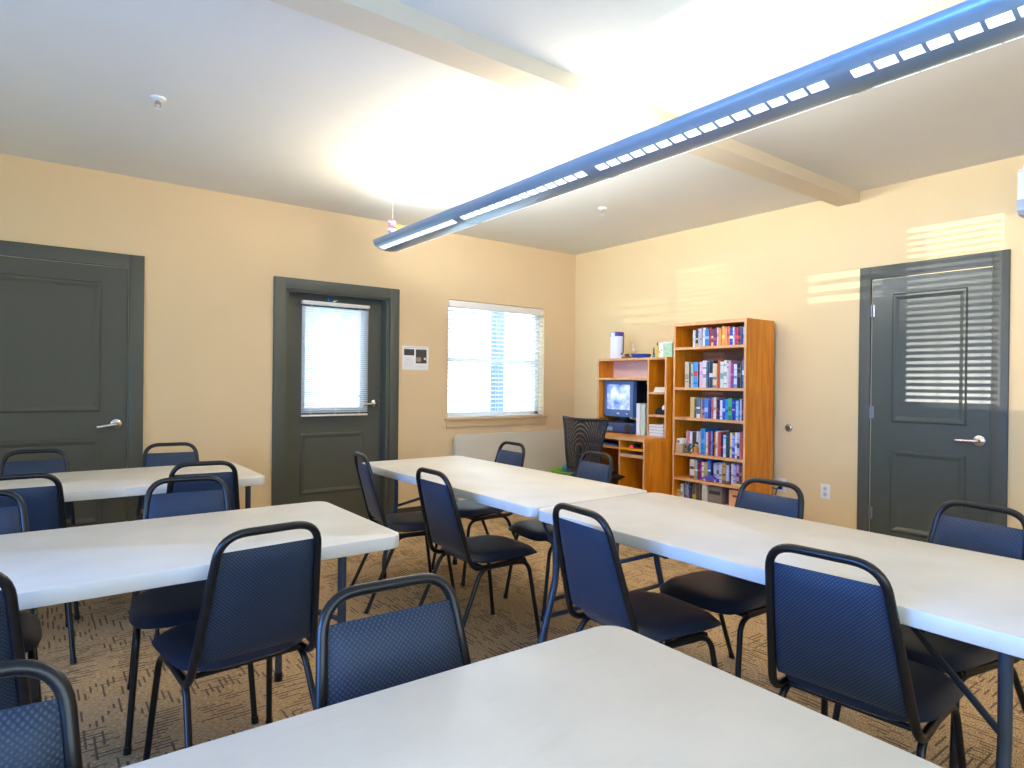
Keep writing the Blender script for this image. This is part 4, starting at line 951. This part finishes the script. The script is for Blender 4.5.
part(MB().lathe([(.038, 0), (.041, .004), (.041, .132), (.038, .138)], (-.30, -1.506, tz), 24), 'canister_body', flat('cream_ceramic', 248, 240, 222, .3), cp, 40)
for dy, dz, r_ in ((-.012, .07, .006), (.006, .05, .005), (.012, .062, .004)): part(MB().lathe([(r_, 0), (r_, .0012)], (-.3405 + abs(dy) * .05, -1.506 + dy, tz + dz), 10, 0, Matrix.Rotation(R(-90), 3, 'Y')), 'blue_mark', flat('blue_print', 60, 86, 170, .5), cp)
gx = tag(empty('tissue_box', (-.28, -1.6, tz)), 'pale green patterned box at the right end of the hutch top', 'box')
part(MB().box(-.36, -.22, -1.655, -1.555, tz, tz + .128, bev=.003), 'box_body', flat('pale_green_print', 168, 206, 168, .7, noise=.5, nscale=40), gx)
part(MB().box(-.362, -.218, -1.657, -1.553, tz + .128, tz + .142, bev=.002), 'lid', M['paper'], gx)

# ------------------------------------------------------------------ office chair
oc = tag(empty('office_chair', (-.93, -1.255, 0), R(-90 + 4)), 'black mesh-backed swivel chair pulled up to the computer desk', 'chair')
mb = MB(); n = 12; vs = []
def ocb(u, v):   # u -1..1 across, v 0..1 up
    w = .205 + .055 * v ** 1.4 - .02 * math.sin(math.pi * v)
    z = .50 + .46 * v + .012 * u * u * v
    y = -.13 - .05 * math.sin(math.pi * (v * .9 + .1)) - .10 * max(0, v - .6) ** 1.5 + .05 * u * u
    return Vector((u * w, y, z))
for i in range(n + 1):
    for j in range(n + 1): vs.append(ocb(-1 + 2 * i / n, j / n))
mb.add(vs, [(i * (n + 1) + j, (i + 1) * (n + 1) + j, (i + 1) * (n + 1) + j + 1, i * (n + 1) + j + 1) for i in range(n) for j in range(n)])
mb.build('mesh_back', M['weave'], oc, 60)
edge = [ocb(-1, k / 8) for k in range(9)] + [ocb(-1 + 2 * k / 8, 1) for k in range(1, 9)] + [ocb(1, 1 - k / 8) for k in range(1, 9)] + [ocb(1 - 2 * k / 8, 0) for k in range(1, 9)]
MB().tube(edge, .0125, 8).build('back_frame', M['mesh_black'], oc, 60)
def ocs(u, v, sg):
    r_ = (abs(u) ** 4 + abs(v) ** 4) ** .25 if (u or v) else 0; m_ = max(abs(u), abs(v)); k = m_ / r_ if r_ else 1
    return (u * .215 * k, .07 + v * .20 * k, .455), (0, 0, 1), .035
mb = MB(); pad_mesh(mb, ocs, 14, 14); mb.build('seat', M['mesh_black'], oc, 60)
MB().tube([(0, -.02, .42), (0, -.17, .42), (0, -.20, .52), (0, -.195, .72)], .018, 8, fillet=.06, flat=.6).build('back_support', M['mesh_black'], oc)
MB().tube([(0, .10, .10), (0, .10, .43)], .025, 14).build('gas_column', M['steel'], oc)
for k in range(5):
    a = R(72 * k + 20); d = Vector((math.cos(a), math.sin(a), 0)); c0 = Vector((0, .10, 0))
    lg = MB().tube([c0 + Vector((0, 0, .11)), c0 + d * .29 + Vector((0, 0, .075))], [.022, .014], 8).build('base_leg', M['mesh_black'], oc)
    p = c0 + d * .285
    MB().lathe([(.024, -.02), (.026, -.012), (.026, .012), (.024, .02)], p + Vector((0, 0, .026)), 14, 0, (Matrix.Rotation(a + R(90), 3, 'Z') @ Matrix.Rotation(R(90), 3, 'Y'))).build('caster', M['mesh_black'], lg)
    
# green tub with toys
tb = tag(empty('toy_tub', (-.46, -.47, 0)), 'lime green plastic tub of toys on the floor beside the office chair', 'tub')
MB().lathe([(.15, 0), (.16, .01), (.20, .36), (.225, .37), (.228, .385), (.205, .385), (.19, .36), (.152, .02), (0, .018)], (0, 0, 0), 32, sx=1.0, sy=1.0).build('tub_body', M['bin_green'], tb, 40)
for q in (-1, 1): MB().tube([(q * .215, -.05, .375), (q * .245, -.03, .40), (q * .245, .03, .40), (q * .215, .05, .375)], .009, 8, fillet=.02).build('handle', M['bin_green'], tb)
def toy(name, label, loc, build):
    t = tag(empty(name, loc), label, 'toy', 'toys in the green tub'); build(t); return t
toy('toy_block', 'blue toy block in the green tub', (-.52, -.52, .36), lambda t: MB().box(-.035, .035, -.03, .03, 0, .07, bev=.006).build('block', flat('toy_blue', 60, 120, 216, .4), t))
toy('toy_ball', 'teal toy ball in the green tub', (-.50, -.42, .36), lambda t: MB().lathe([(.002, 0), (.025, .006), (.04, .03), (.04, .045), (.025, .068), (.002, .075)], (0, 0, 0), 16).build('ball', flat('toy_teal', 40, 150, 130, .4), t, 60))
toy('toy_block', 'red toy block in the green tub', (-.40, -.46, .36), lambda t: MB().box(-.03, .03, -.035, .035, 0, .055, bev=.006).build('block', flat('toy_red', 220, 80, 50, .4), t))
mb = MB().lathe([(.06, 0), (.15, .0), (.155, .10), (.175, .352), (0, .355)], (-.46, -.47, .012), 24)
tag(mb.build('toy_fill', flat('mixed_toys', 120, 150, 110, .7, noise=.8, nscale=25)), 'heap of small toys filling the green tub', 'toys', kind='stuff')

# ------------------------------------------------------------------ wall things
po = tag(empty('wall_notice', (-2.02, 0, 1.38)), 'white paper notice with two dark photos on the wall right of the half-glass door', 'notice')
part(MB().box(-2.160, -1.884, -.003, -.0005, 1.380, 1.603), 'sheet', M['paper'], po)
part(MB().box(-2.142, -2.037, -.0042, -.003, 1.516, 1.574), 'photo', M['print_dark'], po)
part(MB().box(-2.020, -1.906, -.0042, -.003, 1.444, 1.574), 'photo', M['print_dark'], po)
part(MB().box(-2.015, -1.965, -.0046, -.0042, 1.46, 1.50), 'photo_highlight', flat('tan_photo_area', 168, 146, 112, .7), po)
part(MB().box(-1.935, -1.912, -.0046, -.0042, 1.478, 1.498), 'photo_highlight', flat('pale_photo_area', 226, 214, 206, .7), po)
mb = MB()
for k in range(5): mb.box(-2.135, -2.05 + .01 * (k % 2), -.0038, -.003, 1.49 - .018 * k, 1.493 - .018 * k)
mb.box(-2.14, -1.91, -.0038, -.003, 1.586, 1.591); mb.box(-2.02, -1.92, -.0038, -.003, 1.415, 1.418)
part(mb, 'text_lines', M['print_line'], po)
hk = tag(empty('suction_hook', (-2.814, .10, 1.971)), 'round blue suction hook stuck at the top of the half-glass door', 'hook')
part(MB().lathe([(.026, 0), (.024, .008), (.012, .018), (.008, .03)], (-2.814, .10, 1.971), 18, 0, Matrix.Rotation(R(90), 3, 'X')), 'suction_cup', flat('blue_grey_vinyl', 70, 118, 160, .25), hk)
part(MB().tube([(-2.814, .072, 1.971), (-2.80, .062, 1.960), (-2.775, .060, 1.962), (-2.765, .06, 1.978)], .004, 8, fillet=.01), 'hook', M['chrome'], hk)
ds_ = tag(empty('wall_door_stop', (0, -2.549, .932)), 'round chrome door stop on the wall between bookcase and right-hand door', 'door stop')
part(MB().lathe([(.030, 0), (.031, .006), (.026, .014), (.020, .016)], (0, -2.549, .932), 22, 0, Matrix.Rotation(R(-90), 3, 'Y')), 'chrome_ring', M['chrome'], ds_, 40)
part(MB().lathe([(.019, .010), (.018, .020), (.010, .026), (.002, .027)], (0, -2.549, .932), 18, 0, Matrix.Rotation(R(-90), 3, 'Y')), 'rubber_bumper', flat('dark_rubber', 92, 84, 74, .5), ds_, 50)
def outlet(y, z, label):
    t = tag(empty('wall_outlet', (0, y, z)), label, 'outlet', 'wall outlets')
    MB().box(-.006, 0, -.036, .036, -.057, .057, bev=.002).build('cover_plate', M['white_plastic'], t)
    for q in (-.022, .022):
        s_ = MB().rrect(-.016, .016, -.014, .014, 0, .003, .008, bev=.001, M=Matrix.Translation((-.006, 0, q)) @ Matrix.Rotation(R(-90), 4, 'Y')).build('socket', flat('socket_grey', 206, 208, 214, .4), t)
        MB().box(-.0098, -.0088, -.007, -.005, q - .004, q + .006).box(-.0098, -.0088, .005, .007, q - .004, q + .006).build('slot', M['crt_back'], s_)
    return t
outlet(-2.851, .462, 'white double outlet on the wall just left of the right-hand door')
outlet(-2.497, .462, 'white outlet beside the bookcase with a black plug in it')
pc = tag(MB().tube([(-.008, -2.49, .448), (-.03, -2.488, .445), (-.035, -2.47, .43), (-.02, -2.42, .436), (-.02, -2.38, .44)], .004, 6, fillet=.01).tube([(-.035, -2.48, .445), (-.03, -2.46, .40), (-.025, -2.45, .2), (-.02, -2.44, .02)], .0035, 6, fillet=.02).box(-.035, -.008, -2.505, -2.480, .43, .462, bev=.004).build('power_cord', M['crt_back'], None, 40), 'black power cord plugged into the outlet beside the bookcase', 'cord')
ac = tag(empty('wall_air_unit', (0, -4.46, 2.31)), 'white wall-mounted air unit with a grey lower band at the right edge', 'air unit')  # air conditioner, only its left end in view
pts = [(0, 2.32), (-.15, 2.32), (-.18, 2.345), (-.19, 2.41), (-.19, 2.56), (-.18, 2.585), (0, 2.585)]
mb = MB().poly([(p[0], p[1]) for p in pts], 'y', -4.88, -4.070)
part(mb, 'casing', flat('white_air_unit', 232, 238, 242, .35), ac, 20)
part(MB().poly([(-.0, 2.314), (-.152, 2.314), (-.184, 2.340), (-.193, 2.40), (0, 2.40)], 'y', -4.885, -4.066), 'lower_louvre', M['grey_plastic'], ac, 20)
part(MB().box(-.155, -.02, -4.87, -4.085, 2.585, 2.612, bev=.004), 'top_grille', M['white_plastic'], ac)

# ------------------------------------------------------------------ outside (posts and shrub seen as slivers between the slats)
S('floor_outside', MB().box(-8.5, 4, .3, 9, -.25, -.12), flat('outside_paving', 190, 196, 190, .9, noise=.1))
S('sun_blocker_outside', MB().box(-3.62, -3.50, .17, 6, -.12, 3), flat('sun_blocker_paint', 226, 228, 226, .8))  # unseen blocker, added to stop sun leaking in through the back window
for x, lab in ((-1.45, 'pale porch post outside the glazed door'), (.15, 'blue-grey porch post outside the window')):
    t = tag(empty('porch_post', (x, 1.7, -.12)), lab, 'post')
    MB().box(-.07, .07, -.07, .07, 0, 3.2, bev=.01).build('shaft', flat('blue_grey_paint', 104, 128, 170, .6), t)
    MB().box(-.10, .10, -.10, .10, 0, .22, bev=.01).build('base', flat('blue_grey_paint', 104, 128, 170, .6), t)
hg = tag(empty('garden_shrub', (-.6, 3.6, -.12)), 'green shrub outside the window', 'shrub')
mb = MB()
for k in range(140):
    a = random.uniform(0, 6.28); rr = random.uniform(0, .7); z = random.uniform(.1, 1.4) * (1 - rr * .5)
    c0 = Vector((rr * math.cos(a), rr * math.sin(a), z)); d = Vector((random.uniform(-1, 1), random.uniform(-1, 1), random.uniform(-.3, 1))).normalized()
    s1 = d.orthogonal().normalized() * .06
    mb.add([c0, c0 + d * .09 + s1, c0 + d * .2, c0 + d * .09 - s1], [(0, 1, 2, 3)])
mb.build('foliage', flat('shrub_green', 120, 160, 100, .7), hg, 0)

# ------------------------------------------------------------------ camera
def cam():
    f, yaw, pit, roll = 632.3217, .648243836, -.00287766, .01126149
    c, s = math.cos, math.sin
    fw = Vector((c(pit) * s(yaw), c(pit) * c(yaw), s(pit))); r = Vector((c(yaw), -s(yaw), 0)); u = r.cross(fw)
    r2 = c(roll) * r + s(roll) * u; u2 = -s(roll) * r + c(roll) * u
    cd = bpy.data.cameras.new('camera'); o = link(bpy.data.objects.new('camera', cd))
    cd.sensor_fit = 'HORIZONTAL'; cd.sensor_width = 36; cd.lens = f / 1024 * 36; cd.clip_start = .02
    m = Matrix((r2, u2, -fw)).transposed().to_4x4(); m.translation = Vector((-4.87566, -5.27009, 1.27692)); o.matrix_world = m
    sc.camera = o
cam()

# ------------------------------------------------------------------ lights
def area(name, loc, dirv, sx, sy, power, col, spread=180):
    l = bpy.data.lights.new(name, 'AREA'); l.shape = 'RECTANGLE'; l.size = sx; l.size_y = sy; l.energy = power; l.color = col; l.spread = R(spread)
    o = link(bpy.data.objects.new(name, l)); o.location = loc
    o.rotation_euler = Vector(dirv).to_track_quat('-Z', 'Y').to_euler(); return o
def lit(e, k):      # split a coloured gain into energy and colour
    m = max(k); return e * m, tuple(c / m for c in k)
FAR_R, FAR_L, NEAR_R = (1.30, 1.38, 1.44), (1.15, .98, .74), (.98, .88, .70)
for i, pw in enumerate((17, 13, 9, 6, 4)):      # pendant up-light, wide batwing, far sections brighter
    a, b = joints[i], joints[i + 1]
    if i == 0: a -= .28
    for tilt, k in ((62, 1.6), (0, .15), (-58, .9)):
        if i > 1 and tilt <= 0: continue
        e, col = lit(pw * k, (FAR_R if tilt > 0 else FAR_L) if i < 2 else NEAR_R)
        l = area('pendant_uplight', (PX + (-.05 if tilt > 0 else .05 if tilt < 0 else 0), (a + b) / 2, 2.405), (0, 0, 1), .18, abs(b - a) - .06, e, col)
        l.rotation_euler = (0, R(180 + tilt), 0)
for i in range(5):
    a, b = joints[i], joints[i + 1]
    e, col = lit((10, 9, 6, 2, 1)[i], (.40, .28, .12))
    l = area('pendant_downlight', (PX, (a + b) / 2, 2.262), (0, 0, -1), .10, abs(b - a) - .06, e, col); l.rotation_euler = (0, 0, 0)
e, col = lit(420, (.03, .05, .076)); area('left_window_daylight', (XL - .45, -.97, 1.30), (1, -.05, .06), 1.5, 1.5, e, col, 120)
e, col = lit(360, (.0, .072, .29)); area('left_window_daylight', (XL - .25, -4.2, 1.42), (1, .08, .02), 2.2, 1.3, e, col, 110)
# low sun glinting in (mirrored off a parked car outside) through the left blinds
sl = bpy.data.lights.new('sun_glint', 'SUN'); sl.energy = 2.7; sl.color = (1, .96, .88); sl.angle = R(.06)
so = link(bpy.data.objects.new('sun_glint', sl)); so.location = (-9, 0, .6); so.rotation_euler = Vector((1, -.318, .0486)).to_track_quat('-Z', 'Y').to_euler()
sl = bpy.data.lights.new('sun_glint', 'SUN'); sl.energy = 1.0; sl.color = (1, .93, .85); sl.angle = R(.06)
so = link(bpy.data.objects.new('sun_glint', sl)); so.location = (-9, .4, .6); so.rotation_euler = Vector((1, -.05, .045)).to_track_quat('-Z', 'Y').to_euler()

w = bpy.data.worlds.new('world'); sc.world = w; w.use_nodes = True
nt = w.node_tree; bg = nt.nodes['Background']
tc = N(nt, 'ShaderNodeTexCoord'); sp_ = N(nt, 'ShaderNodeSeparateXYZ'); cr = N(nt, 'ShaderNodeValToRGB')
cr.color_ramp.elements[0].position = .45; cr.color_ramp.elements[0].color = (.52, .74, .98, 1)
cr.color_ramp.elements[1].position = .6; cr.color_ramp.elements[1].color = (.66, .86, 1, 1)
mr = N(nt, 'ShaderNodeMapRange'); mr.inputs[1].default_value = -1; mr.inputs[2].default_value = 1
nt.links.new(tc.outputs['Generated'], sp_.inputs[0]); nt.links.new(sp_.outputs[2], mr.inputs[0]); nt.links.new(mr.outputs[0], cr.inputs[0]); nt.links.new(cr.outputs[0], bg.inputs['Color'])
bg.inputs['Strength'].default_value = 6.0

sc.view_settings.view_transform = 'Standard'
sc.view_settings.look = 'None'
sc.view_settings.exposure = 0.0
sc.cycles.max_bounces = 8
